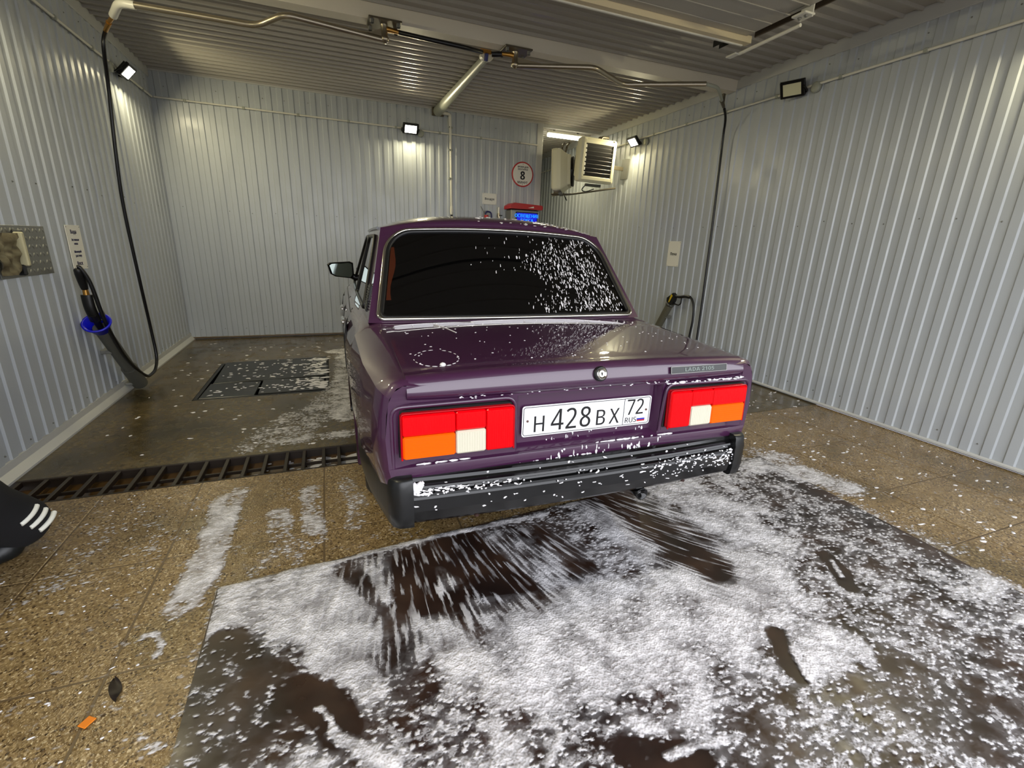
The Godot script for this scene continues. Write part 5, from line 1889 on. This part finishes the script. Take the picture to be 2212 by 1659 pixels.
# ---------------------------------------------------------------- the person at the left edge of the frame
# a smooth skin round tapered bones [from, to, radius, radius], as surface nets on a grid
func skin_net(s: SurfaceTool, bones: Array, cell: float, k: float, cut := {}) -> void:
	var lo := Vector3.INF
	var hi := -Vector3.INF
	for b in bones:
		var r: float = maxf(b[2], b[3]) + cell * 2.0
		lo = lo.min(b[0] - Vector3.ONE * r).min(b[1] - Vector3.ONE * r)
		hi = hi.max(b[0] + Vector3.ONE * r).max(b[1] + Vector3.ONE * r)
	var n := Vector3i((hi - lo) / cell) + Vector3i.ONE * 2
	var f := PackedFloat32Array()
	f.resize(n.x * n.y * n.z)
	f.fill(1.0)
	for b in bones:
		var a: Vector3 = b[0]
		var ab: Vector3 = b[1] - a
		var l2 := maxf(ab.length_squared(), 0.0000001)
		var ra: float = b[2]
		var rb: float = b[3]
		var rr := maxf(ra, rb) + k + cell * 2.0
		var p0 := Vector3i((a.min(b[1]) - Vector3.ONE * rr - lo) / cell).max(Vector3i.ZERO)
		var p1 := (Vector3i((a.max(b[1]) + Vector3.ONE * rr - lo) / cell) + Vector3i.ONE).min(n - Vector3i.ONE)
		for z in range(p0.z, p1.z + 1):
			for y in range(p0.y, p1.y + 1):
				for x in range(p0.x, p1.x + 1):
					var p := lo + Vector3(x, y, z) * cell - a
					var t := clampf(p.dot(ab) / l2, 0.0, 1.0)
					var d := p.distance_to(ab * t) - lerpf(ra, rb, t)
					var i := (z * n.y + y) * n.x + x
					var o := f[i]
					var h := maxf(k - absf(o - d), 0.0) / k
					f[i] = minf(o, d) - h * h * k * 0.25
	if cut.has("below"):
		for z in n.z:
			for y in n.y:
				for x in n.x:
					var i := (z * n.y + y) * n.x + x
					f[i] = maxf(f[i], cut.below - (lo.y + y * cell))
	var ids := PackedInt32Array()
	ids.resize(n.x * n.y * n.z)
	ids.fill(-1)
	var pts := PackedVector3Array()
	var off := [0, 1, n.x, n.x + 1, n.x * n.y, n.x * n.y + 1, n.x * n.y + n.x, n.x * n.y + n.x + 1]
	var edges := [[0, 1], [2, 3], [4, 5], [6, 7], [0, 2], [1, 3], [4, 6], [5, 7], [0, 4], [1, 5], [2, 6], [3, 7]]
	for z in n.z - 1:
		for y in n.y - 1:
			for x in n.x - 1:
				var i := (z * n.y + y) * n.x + x
				var m := 0
				for c in 8:
					if f[i + off[c]] < 0.0: m += 1
				if m == 0 or m == 8: continue
				var sum := Vector3.ZERO
				var cnt := 0
				for e in edges:
					var u := f[i + off[e[0]]]
					var v := f[i + off[e[1]]]
					if (u < 0.0) != (v < 0.0):
						var t := u / (u - v)
						var q0 := Vector3(e[0] & 1, (e[0] >> 1) & 1, e[0] >> 2)
						var q1 := Vector3(e[1] & 1, (e[1] >> 1) & 1, e[1] >> 2)
						sum += q0.lerp(q1, t)
						cnt += 1
				ids[i] = pts.size()
				pts.append(lo + (Vector3(x, y, z) + sum / cnt) * cell)
	s.set_smooth_group(0)
	var step := [1, n.x, n.x * n.y]
	for z in range(1, n.z - 1):
		for y in range(1, n.y - 1):
			for x in range(1, n.x - 1):
				var i := (z * n.y + y) * n.x + x
				for ax in 3:
					var inside := f[i] < 0.0
					if inside == (f[i + step[ax]] < 0.0): continue
					var u: int = step[(ax + 1) % 3]
					var v: int = step[(ax + 2) % 3]
					var a := ids[i]
					var b := ids[i - u]
					var c := ids[i - u - v]
					var d := ids[i - v]
					if a < 0 or b < 0 or c < 0 or d < 0: continue
					if inside:
						t3(s, pts[a], pts[c], pts[b])
						t3(s, pts[a], pts[d], pts[c])
					else:
						t3(s, pts[a], pts[b], pts[c])
						t3(s, pts[a], pts[c], pts[d])
	s.set_smooth_group(-1)

func build_person() -> void:
	# walking towards the doorway, just outside the frame but for the trailing lower leg
	var p := thing("person", "person in dark trousers with three white cuff stripes at the left edge", "person", Vector3(-1.405, 0, -1.745))
	var hipl := Vector3(0.085, 0.90, 0.0)
	var hipr := Vector3(-0.085, 0.90, 0.02)
	var kneel := Vector3(0.06, 0.47, -0.20)
	var cuffl := Vector3(0.150, 0.125, -0.490)
	var kneer := Vector3(-0.09, 0.47, 0.16)
	var cuffr := Vector3(-0.085, 0.13, 0.20)
	var s := st()
	skin_net(s, [[hipl, kneel, 0.105, 0.078], [kneel, kneel.lerp(cuffl, 0.45), 0.085, 0.11], [kneel.lerp(cuffl, 0.45), cuffl, 0.11, 0.105], [hipr, kneer, 0.105, 0.078], [kneer, cuffr, 0.078, 0.094], [hipl + Vector3(-0.03, 0.06, 0), hipr + Vector3(0.03, 0.06, 0), 0.115, 0.115]], 0.018, 0.05)
	obj("trousers", s, MT.cloth, p)
	# stripes round the outer side of the trailing cuff
	var ax := (cuffl - kneel).normalized()
	var sx := ax.cross(Vector3.UP).normalized()
	if sx.x < 0: sx = -sx
	var sy := sx.cross(ax).normalized()
	if sy.z > 0.0: sy = sy
	for i in 3:
		var c := cuffl - ax * (0.012 + i * 0.046) + ax * 0.03
		var pts := []
		for j in 9:
			var t := lerpf(-0.30, 0.55, j / 8.0)
			pts.append(c + (sx * cos(t) + sy * sin(t)) * 0.105 + ax * (0.045 * sin(t)))
		s = st()
		tube(s, pts, 0.010, 8, true, Vector2(1, 1))
		obj("white_stripe", s, M(Color(0.93, 0.93, 0.88), 0.5), p)
	# shoes
	for q in [[cuffl + Vector3(0.0, -0.035, 0.0), Vector3(0.125, 0.045, -0.44), Vector3(0.095, 0.036, -0.37)], [cuffr + Vector3(0, -0.06, 0), Vector3(-0.085, 0.05, 0.22), Vector3(-0.10, 0.045, 0.36)]]:
		s = st()
		skin_net(s, [[q[0], q[1], 0.045, 0.042], [q[1], q[2], 0.043, 0.034], [q[1] + Vector3(0, -0.005, -0.03), q[1], 0.035, 0.04]], 0.010, 0.03, {"below": 0.004})
		obj("shoe", s, M(Color(0.07, 0.085, 0.09), 0.4), p)
	# jacket with hands in its pockets
	s = st()
	var shl := Vector3(0.175, 1.40, 0.03)
	var shr := Vector3(-0.150, 1.40, 0.03)
	var ell := Vector3(0.225, 1.12, -0.04)
	var elr := Vector3(-0.170, 1.12, -0.04)
	skin_net(s, [[Vector3(0, 0.93, 0.01), Vector3(0, 1.18, 0.02), 0.145, 0.135], [Vector3(-0.06, 1.24, 0.02), Vector3(0.06, 1.24, 0.02), 0.125, 0.125], [Vector3(-0.10, 1.33, 0.03), Vector3(0.10, 1.33, 0.03), 0.10, 0.10], [shl, ell, 0.07, 0.055], [shr, elr, 0.07, 0.055], [ell, Vector3(0.15, 0.98, 0.10), 0.055, 0.048], [elr, Vector3(-0.15, 0.98, 0.10), 0.055, 0.048], [Vector3(0, 1.40, 0.03), Vector3(0, 1.47, 0.035), 0.075, 0.062]], 0.018, 0.06)
	obj("jacket", s, M(Color(0.05, 0.055, 0.075), 0.85), p)
	# head
	s = st()
	var h := Vector3(0, 1.60, 0.05)
	skin_net(s, [[h + Vector3(0, 0.035, -0.015), h + Vector3(0, 0.03, 0.01), 0.088, 0.085], [h + Vector3(0, -0.02, 0.02), h + Vector3(0, -0.075, 0.045), 0.068, 0.040], [Vector3(0, 1.45, 0.035), h + Vector3(0, -0.04, 0.0), 0.055, 0.055], [h + Vector3(0, 0.02, 0.095), h + Vector3(0, -0.018, 0.112), 0.010, 0.016], [h + Vector3(-0.05, 0.035, 0.072), h + Vector3(0.05, 0.035, 0.072), 0.016, 0.016], [h + Vector3(-0.022, -0.052, 0.083), h + Vector3(0.022, -0.052, 0.083), 0.009, 0.009], [h + Vector3(-0.092, 0.015, 0.0), h + Vector3(-0.094, -0.02, 0.0), 0.013, 0.010], [h + Vector3(0.092, 0.015, 0.0), h + Vector3(0.094, -0.02, 0.0), 0.013, 0.010]], 0.008, 0.02)
	obj("head", s, MT.skin, p)
	for sg in [-1.0, 1.0]:
		s = st()
		skin_net(s, [[h + Vector3(sg * 0.034, 0.016, 0.083), h + Vector3(sg * 0.036, 0.016, 0.083), 0.010, 0.010]], 0.004, 0.004)
		obj("eye", s, M(Color(0.85, 0.83, 0.80), 0.2), p)
	s = st()
	skin_net(s, [[h + Vector3(0, 0.055, -0.03), h + Vector3(0, 0.065, 0.02), 0.092, 0.082], [h + Vector3(0, 0.0, -0.05), h + Vector3(0, 0.04, -0.05), 0.075, 0.08]], 0.010, 0.03)
	obj("hair", s, M(Color(0.09, 0.065, 0.05), 0.7), p)

# ---------------------------------------------------------------- foam on the floor
func in_mat(x: float, z: float) -> bool:
	return x > -0.471 + (z + 1.717) * 0.018 and x < 2.547 - (z + 1.971) * 0.03 and z > -1.717 - (x + 0.471) * 0.0842

# paints strokes into a coarse density map: x0, z0 corner, cell size, w by h cells
func density(strokes: Array, x0: float, z0: float, cell: float, w: int, h: int, base_on_mat: float, base_off: float) -> PackedFloat32Array:
	var d := PackedFloat32Array()
	d.resize(w * h)
	for j in h:
		for i in w:
			d[j * w + i] = base_on_mat if in_mat(x0 + (i + 0.5) * cell, z0 + (j + 0.5) * cell) else base_off
	for s in strokes:
		var target: float = s[0]
		var rad: float = s[1]
		var n: int = (s.size() - 2) / 2
		for k in n - 1:
			var a := Vector2(s[2 + 2 * k], s[3 + 2 * k])
			var b := Vector2(s[4 + 2 * k], s[5 + 2 * k])
			var reach := rad * 1.35
			var i0 := maxi(0, int((minf(a.x, b.x) - reach - x0) / cell))
			var i1 := mini(w - 1, int((maxf(a.x, b.x) + reach - x0) / cell) + 1)
			var j0 := maxi(0, int((minf(a.y, b.y) - reach - z0) / cell))
			var j1 := mini(h - 1, int((maxf(a.y, b.y) + reach - z0) / cell) + 1)
			var ab := b - a
			var l2 := maxf(ab.length_squared(), 0.000001)
			for j in range(j0, j1 + 1):
				for i in range(i0, i1 + 1):
					var p := Vector2(x0 + (i + 0.5) * cell, z0 + (j + 0.5) * cell)
					var f := clampf((p - a).dot(ab) / l2, 0.0, 1.0)
					var q := p.distance_to(a + ab * f) / rad
					if q < 1.35:
						var wt := 1.0 - smoothstep(0.55, 1.35, q)
						d[j * w + i] = lerpf(d[j * w + i], target, wt)
	return d

func noise_bytes(w: int, h: int, sx: float, sy: float, type: int, freq: float, octaves: int, seed_: int, ret := -1, warp := 0.0) -> PackedByteArray:
	var n := FastNoiseLite.new()
	n.noise_type = type
	n.frequency = freq
	n.seed = seed_
	n.fractal_octaves = octaves
	if octaves < 2: n.fractal_type = FastNoiseLite.FRACTAL_NONE
	if ret >= 0: n.cellular_return_type = ret
	if warp > 0.0:
		n.domain_warp_enabled = true
		n.domain_warp_amplitude = warp
		n.domain_warp_frequency = freq * 0.6
	var im := n.get_image(int(w / sx), int(h / sy), false, false, true)
	im.resize(w, h, Image.INTERPOLATE_CUBIC)
	im.convert(Image.FORMAT_L8)
	return im.get_data()

func foam_patch(called: String, label: String, strokes: Array, x0: float, x1: float, z0: float, z1: float, tw: int, th: int, base_on: float, base_off: float, seed_: int) -> void:
	var cell := 0.0125
	var w := int((x1 - x0) / cell)
	var h := int((z1 - z0) / cell)
	var d := density(strokes, x0, z0, cell, w, h, base_on, base_off)
	var im := Image.create_from_data(w, h, false, Image.FORMAT_RF, d.to_byte_array())
	im.resize(tw, th, Image.INTERPOLATE_CUBIC)
	var dd := im.get_data().to_float32_array()
	var px := (x1 - x0) / tw     # metres per pixel
	var fan := density(foam_fans, x0, z0, cell * 2.0, w / 2, h / 2, 0.0, 0.0)
	var fim := Image.create_from_data(w / 2, h / 2, false, Image.FORMAT_RF, fan.to_byte_array())
	fim.resize(tw, th, Image.INTERPOLATE_BILINEAR)
	var ff := fim.get_data().to_float32_array()
	var na := noise_bytes(tw, th, 2.0, 2.0, FastNoiseLite.TYPE_SIMPLEX_SMOOTH, px * 2.0 * 6.0, 5, seed_)
	var nb := noise_bytes(tw, th, 1.8, 1.0, FastNoiseLite.TYPE_SIMPLEX_SMOOTH, px * 24.0, 3, seed_ + 1)
	var ns := noise_bytes(tw, th, 1.0, 14.0, FastNoiseLite.TYPE_SIMPLEX_SMOOTH, px * 70.0, 2, seed_ + 7)
	var nc := noise_bytes(tw, th, 1.4, 1.0, FastNoiseLite.TYPE_CELLULAR, px * 26.0, 1, seed_ + 2, FastNoiseLite.RETURN_DISTANCE2_SUB, 26.0)
	var nd := noise_bytes(tw, th, 1.5, 1.0, FastNoiseLite.TYPE_CELLULAR, px * 52.0, 1, seed_ + 3, FastNoiseLite.RETURN_DISTANCE, 8.0)
	var ne := noise_bytes(tw, th, 1.0, 1.0, FastNoiseLite.TYPE_SIMPLEX_SMOOTH, px * 110.0, 3, seed_ + 4)
	var rgba := PackedByteArray()
	rgba.resize(tw * th * 4)
	var hgt := PackedByteArray()
	hgt.resize(tw * th)
	for i in tw * th:
		var den := dd[i]
		var a1 := na[i] / 255.0 - 0.5
		var fw := ff[i]
		var b1 := nb[i] / 255.0 - 0.5
		var line := 0.0
		if fw > 0.02:   # water has combed the foam into fine streaks that fan out from the car
			var row := i / tw
			var col := i % tw
			var shear := (x0 + col * px - 0.25) * 0.36
			var sv: float = ns[row * tw + posmod(col - int(shear * row), tw)] / 255.0 - 0.5
			b1 = lerpf(b1, sv, fw)
			line = clampf((sv - 0.10) * 9.0, 0.0, 1.0) * fw * clampf(0.25 + den * 1.5 + a1, 0.0, 0.75)
		var k := clampf(4.2 * den * (1.06 - den), 0.05, 1.0)
		var lump := 1.0 - nd[i] / 140.0
		var fine := ne[i] / 255.0 - 0.5
		# thick places: a soft film; thin places: torn patches and flecks
		var soft := clampf((den + k * (a1 * 0.75 + b1 * 0.35) - 0.34) / 0.42, 0.0, 1.0)
		var torn := clampf((den + k * (a1 * 0.7 + b1 * 1.0 + fine * 0.25) - 0.47) / 0.13, 0.0, 1.0)
		var w1 := clampf((den + a1 * 0.5 - 0.50) / 0.30, 0.0, 1.0)
		var a := torn + (soft - torn) * w1
		# dark branching veins where the layer is thin
		var vein := clampf((nc[i] - 6.0) / 16.0, 0.0, 1.0)
		var vk := clampf((0.95 - den - a1 * 1.1) * 2.0, 0.0, 1.0) * (1.0 - fw)
		a *= 1.0 - vk * (1.0 - vein)
		var thick := clampf((den - 0.62) * 0.95 + a1 * 1.15 + b1 * 0.55 + fine * 0.65 + maxf(lump, 0.0) * 0.30 + 0.05, 0.0, 1.0)
		var al := a * (0.42 + 0.58 * thick)
		# flecks of loose froth where there is little foam
		var fl := clampf((lump - 0.50) * 5.0, 0.0, 1.0) * clampf((b1 + a1 + den * 1.6 - 0.34) * 4.0, 0.0, 1.0) * clampf(den * 6.0 - 0.4, 0.0, 1.0) * (1.0 - fw)
		al = maxf(maxf(al, fl * 0.85), line)
		al = maxf(al, clampf(den * 1.0 - 0.22, 0.0, 0.28) * clampf(0.55 + a1 * 1.6 + b1 * 0.8 + fine * 0.3, 0.0, 1.2) * (0.35 + 0.65 * vein))
		var v := int(232 + 22 * thick)
		rgba[i * 4] = v
		rgba[i * 4 + 1] = v
		rgba[i * 4 + 2] = v
		rgba[i * 4 + 3] = int(clampf(al, 0.0, 1.0) * 255.0)
		hgt[i] = int(clampf(al * 0.6 + thick * a * 0.3 + fine * 0.10 * a, 0.0, 1.0) * 255.0)
	var m := M(Color(0.955, 0.945, 0.955), 0.45)
	m.albedo_texture = ImageTexture.create_from_image(Image.create_from_data(tw, th, false, Image.FORMAT_RGBA8, rgba))
	m.transparency = BaseMaterial3D.TRANSPARENCY_ALPHA
	m.heightmap_enabled = true
	m.heightmap_texture = ImageTexture.create_from_image(Image.create_from_data(tw, th, false, Image.FORMAT_L8, hgt))
	m.heightmap_scale = 0.7
	m.texture_repeat = false
	var s := st()
	s.set_smooth_group(0)
	var nx := int((x1 - x0) / 0.025)
	var nz := int((z1 - z0) / 0.025)
	for j in nz + 1:
		for i in nx + 1:
			var u := float(i) / nx
			var v := float(j) / nz
			var x := lerpf(x0, x1, u)
			var z := lerpf(z0, z1, v)
			var y := 0.0105 if in_mat(x, z) else 0.0022
			s.set_uv(Vector2(u, v))
			s.add_vertex(Vector3(x, y + 0.004 * d[mini(int(v * h), h - 1) * w + mini(int(u * w), w - 1)], z))
	for j in nz:
		for i in nx:
			var q := j * (nx + 1) + i
			for t in [q, q + 1, q + nx + 1, q + 1, q + nx + 2, q + nx + 1]: s.add_index(t)
	var o := obj(called, s, m)
	tag(o, label, "foam", "", "stuff")

func build_foam() -> void:
	foam_patch("floor_foam", "broad sheet of white foam over the dark mat behind the car", foam_near, -1.3, 3.6, -2.64, -0.1, 2048, 1062, 0.55, 0.13, 50)
	foam_patch("drain_side_foam", "streaky foam on the floor left of the car beyond the drain", foam_far, -1.0, 0.3, -6.0, -2.945, 512, 1200, 0.1, 0.10, 60)
	# loose flecks on the far floor, the pit covers and right of the car
	var r := RandomNumberGenerator.new()
	r.seed = 12
	var s := st()
	for i in 620:
		var x := r.randf_range(1.75, 3.95)
		var z := r.randf_range(-4.2, -0.9)
		if in_mat(x, z) or r.randf() > 1.1 - 0.32 * (x - 1.75) - 0.1 * absf(z + 2.2): continue
		blob(s, Vector3(x, 0.0006, z), Vector3.UP, Vector3(1, 0, r.randf_range(-0.5, 0.3)), r.randf_range(0.005, 0.022), r.randf_range(0.003, 0.010), 0.003)
	for i in 200:
		var x := r.randf_range(-1.5, 0.2)
		var z := r.randf_range(-6.4, -3.0)
		if x > -1.09 and z > -5.36 and z < -4.12: continue
		if r.randf() > 0.35 + 0.4 * (x + 1.5): continue
		blob(s, Vector3(x, 0.0006, z), Vector3.UP, Vector3(1, 0, r.randf_range(-0.3, 0.3)), r.randf_range(0.005, 0.02), r.randf_range(0.004, 0.012), 0.003)
	for i in 160:
		var x := r.randf_range(-1.5, -0.55)
		var z := r.randf_range(-2.6, -1.1)
		blob(s, Vector3(x, 0.0006, z), Vector3.UP, Vector3(1, 0, r.randf_range(-0.5, 0.5)), r.randf_range(0.002, 0.008), r.randf_range(0.0015, 0.004), 0.002)
	for i in 90:   # froth carried into the drain
		var x := r.randf_range(-0.62, 0.25)
		if r.randf() > 0.15 + 1.0 * smoothstep(-0.6, 0.0, x): continue
		var big := 1.0 + 2.2 * smoothstep(-0.4, 0.1, x)
		blob(s, Vector3(x, -0.056, r.randf_range(-2.90, -2.68)), Vector3.UP, Vector3(1, 0, r.randf_range(-0.2, 0.2)), r.randf_range(0.010, 0.022) * big, r.randf_range(0.006, 0.012) * big, 0.004)
	tag(obj("foam_flecks", s, MT.foam_blob), "scattered loose foam flecks on the bare concrete floor", "foam", "", "stuff")
	s = st()
	for i in 420:
		var x := r.randf_range(-1.0, -0.09)
		var far := r.randf() < 0.55
		var z := r.randf_range(-5.30, -4.68) if far else r.randf_range(-4.58, -4.22)
		if r.randf() > 0.25 + 0.75 * smoothstep(-0.8, -0.2, x): continue
		var y := 0.008 + (0.012 * (x + 0.555) - 0.028 * (z + 4.99) if far else (-0.010 if x < -0.64 else -0.003))
		if not far and x > -0.66 and x < -0.63: continue
		var big := 1.0 + 2.0 * smoothstep(-0.3, -0.1, x)
		blob(s, Vector3(x, y, z), Vector3.UP, Vector3(1, 0, r.randf_range(-0.4, 0.4)), r.randf_range(0.006, 0.022) * big, r.randf_range(0.004, 0.012) * big, 0.003)
	tag(obj("cover_foam", s, MT.foam_blob), "foam flecks and smears on the dark pit cover plates", "foam", "", "stuff")

# foam strokes on the floor: density, half width, then x z pairs in metres
var foam_near := [
	[0.95, 0.137, -0.317, -1.579, -0.117, -1.597, -0.004, -1.521],
	[0.9, 0.082, -0.189, -1.446, -0.001, -1.299],
	[0.85, 0.063, -0.1, -1.277, 0.015, -1.118],
	[0.9, 0.033, -0.433, -1.667, -0.376, -1.532],
	[0.26, 0.07, -0.439, -1.395, -0.406, -1.165, -0.392, -1.047],
	[0.26, 0.082, -0.281, -1.254, -0.256, -1.034],
	[0.22, 0.058, -0.409, -1.441, -0.318, -1.353],
	[0.55, 0.07, -0.188, -0.986, 0.126, -0.897],
	[0.34, 0.051, -0.014, -1.686, 0.064, -1.548, 0.145, -1.375, 0.127, -1.144, 0.127, -0.975],
	[0.05, 0.061, -0.175, -1.169, -0.082, -1.084, -0.053, -1.012],
	[0.8, 0.008, -0.112, -1.095, -0.085, -1.057, -0.071, -1.012],
	[0.95, 0.019, -0.077, -1.008, 0.064, -0.873],
	[0.85, 0.024, 0.072, -1.642, 0.122, -1.453],
	[0.07, 0.094, 0.239, -1.646, 0.222, -1.443],
	[0.07, 0.097, 0.383, -1.677, 0.543, -1.413],
	[0.09, 0.095, 0.476, -1.715, 0.526, -1.475, 0.589, -1.331],
	[0.15, 0.062, 0.246, -1.386, 0.448, -1.354],
	[0.3, 0.063, 0.802, -1.8, 0.887, -1.615, 0.898, -1.379],
	[0.42, 0.043, 0.403, -1.321, 0.859, -1.239],
	[0.85, 0.075, 1.15, -1.686, 1.175, -1.38],
	[0.92, 0.166, 0.542, -1.09, 0.836, -0.988, 1.21, -0.962],
	[0.92, 0.135, 0.812, -1.192, 1.143, -1.129, 1.534, -1.049],
	[0.85, 0.091, 0.307, -1.098, 0.465, -0.913, 0.796, -0.811],
	[0.8, 0.074, 0.277, -1.222, 0.29, -1.037],
	[1, 0.089, 0.602, -1.109, 0.916, -0.922],
	[0.62, 0.076, 0.135, -0.945, 0.541, -0.774],
	[0.72, 0.077, 0.628, -0.797, 0.907, -0.741],
	[0.9, 0.168, 1.716, -1.787, 1.788, -1.523, 1.716, -1.233],
	[0.75, 0.114, 2.011, -1.748, 1.974, -1.462],
	[0.1, 0.089, 1.313, -1.815, 1.369, -1.574, 1.382, -1.328, 1.409, -1.192],
	[0.45, 0.092, 2.176, -1.642, 2.1, -1.254, 2.148, -0.99],
	[0.62, 0.152, 1.78, -0.938, 1.914, -0.766],
	[0.34, 0.163, 1.57, -0.638, 1.6, -0.465, 1.707, -0.357],
	[0.45, 0.129, 1.946, -0.708, 2.011, -0.539],
	[0.38, 0.094, 0.962, -0.623, 1.089, -0.515],
	[0.22, 0.062, 2.45, -1.851, 2.478, -1.427, 2.495, -1.096, 2.505, -0.832, 2.504, -0.665],
	[0.78, 0.095, 2.477, -0.757, 2.367, -0.61],
	[0.85, 0.087, 1.387, -0.757, 1.561, -0.735],
	[0.92, 0.087, 1.355, -0.912, 1.49, -0.801],
	[0.04, 0.04, 1.956, -1.103, 1.918, -1.005, 1.862, -0.938],
	[0.9, 0.012, 1.955, -1.07, 1.89, -0.985],
	[0.05, 0.04, 1.374, -0.852, 1.328, -0.778, 1.294, -0.717],
	[1, 0.015, 1.517, -0.951, 1.423, -0.845, 1.35, -0.77, 1.313, -0.684],
	[0.02, 0.028, 2.447, -1.355, 2.41, -1.192, 2.406, -1.095],
	[0.08, 0.055, 0.648, -0.692, 0.779, -0.632],
	[1, 0.009, 0.429, -0.742, 0.494, -0.791],
	[0.95, 0.014, 0.737, -0.654, 0.913, -0.641],
	[1, 0.018, -0.458, -1.71, -0.066, -1.736, 0.28, -1.773, 0.922, -1.79],
	[1, 0.064, -0.551, -2.411, -0.544, -2.123, -0.545, -1.864, -0.564, -1.688],
	[0.7, 0.042, -0.505, -2.492, -0.519, -2.312],
	[0.6, 0.027, -0.58, -1.669, -0.583, -1.625],
	[0.62, 0.054, -0.308, -2.202, -0.268, -1.978],
	[0.66, 0.05, -0.165, -2.384, -0.139, -1.936],
	[0.5, 0.046, 0.005, -2.434, 0.061, -2.17, 0.029, -1.991],
	[0.5, 0.025, -0.209, -1.842, -0.198, -1.792],
	[0.8, 0.027, -0.531, -2.674, -0.102, -2.676, 0.133, -2.681],
	[0.84, 0.128, 2.401, -1.912, 2.584, -1.733, 2.676, -1.538],
	[0.6, 0.09, 2.596, -2.014, 2.704, -1.894],
	[0.33, 0.14, 2.473, -1.301, 2.507, -1.006],
	[0.92, 0.009, -0.658, -1.551, -0.621, -1.554, -0.583, -1.492, -0.59, -1.445],
	[0.22, 0.199, -0.923, -1.936, -0.887, -2.31],
	[0.24, 0.059, -0.545, -1.214, -0.489, -1.082],
	[0.3, 0.08, -0.345, -1.826, -0.212, -1.908],
]
var foam_far := [
	[0.55, 0.138, -0.331, -3.16, -0.104, -3.705, 0.119, -4.443],
	[0.8, 0.089, 0.105, -5.633, 0.042, -3.454],
	[0.62, 0.061, -0.381, -3.097, 0.074, -3.122],
	[0.45, 0.129, -0.487, -3.091, -0.294, -3.549],
	[0.85, 0.096, -0.006, -5.658, 0.203, -5.738],
]
var foam_fans := [
	[1, 0.27, 0.09, -1.464, 0.371, -1.471, 0.69, -1.479],
	[1, 0.208, 1.311, -1.768, 1.388, -1.527, 1.401, -1.209],
	[0.8, 0.095, 0.016, -1.591, 0.125, -1.235],
]
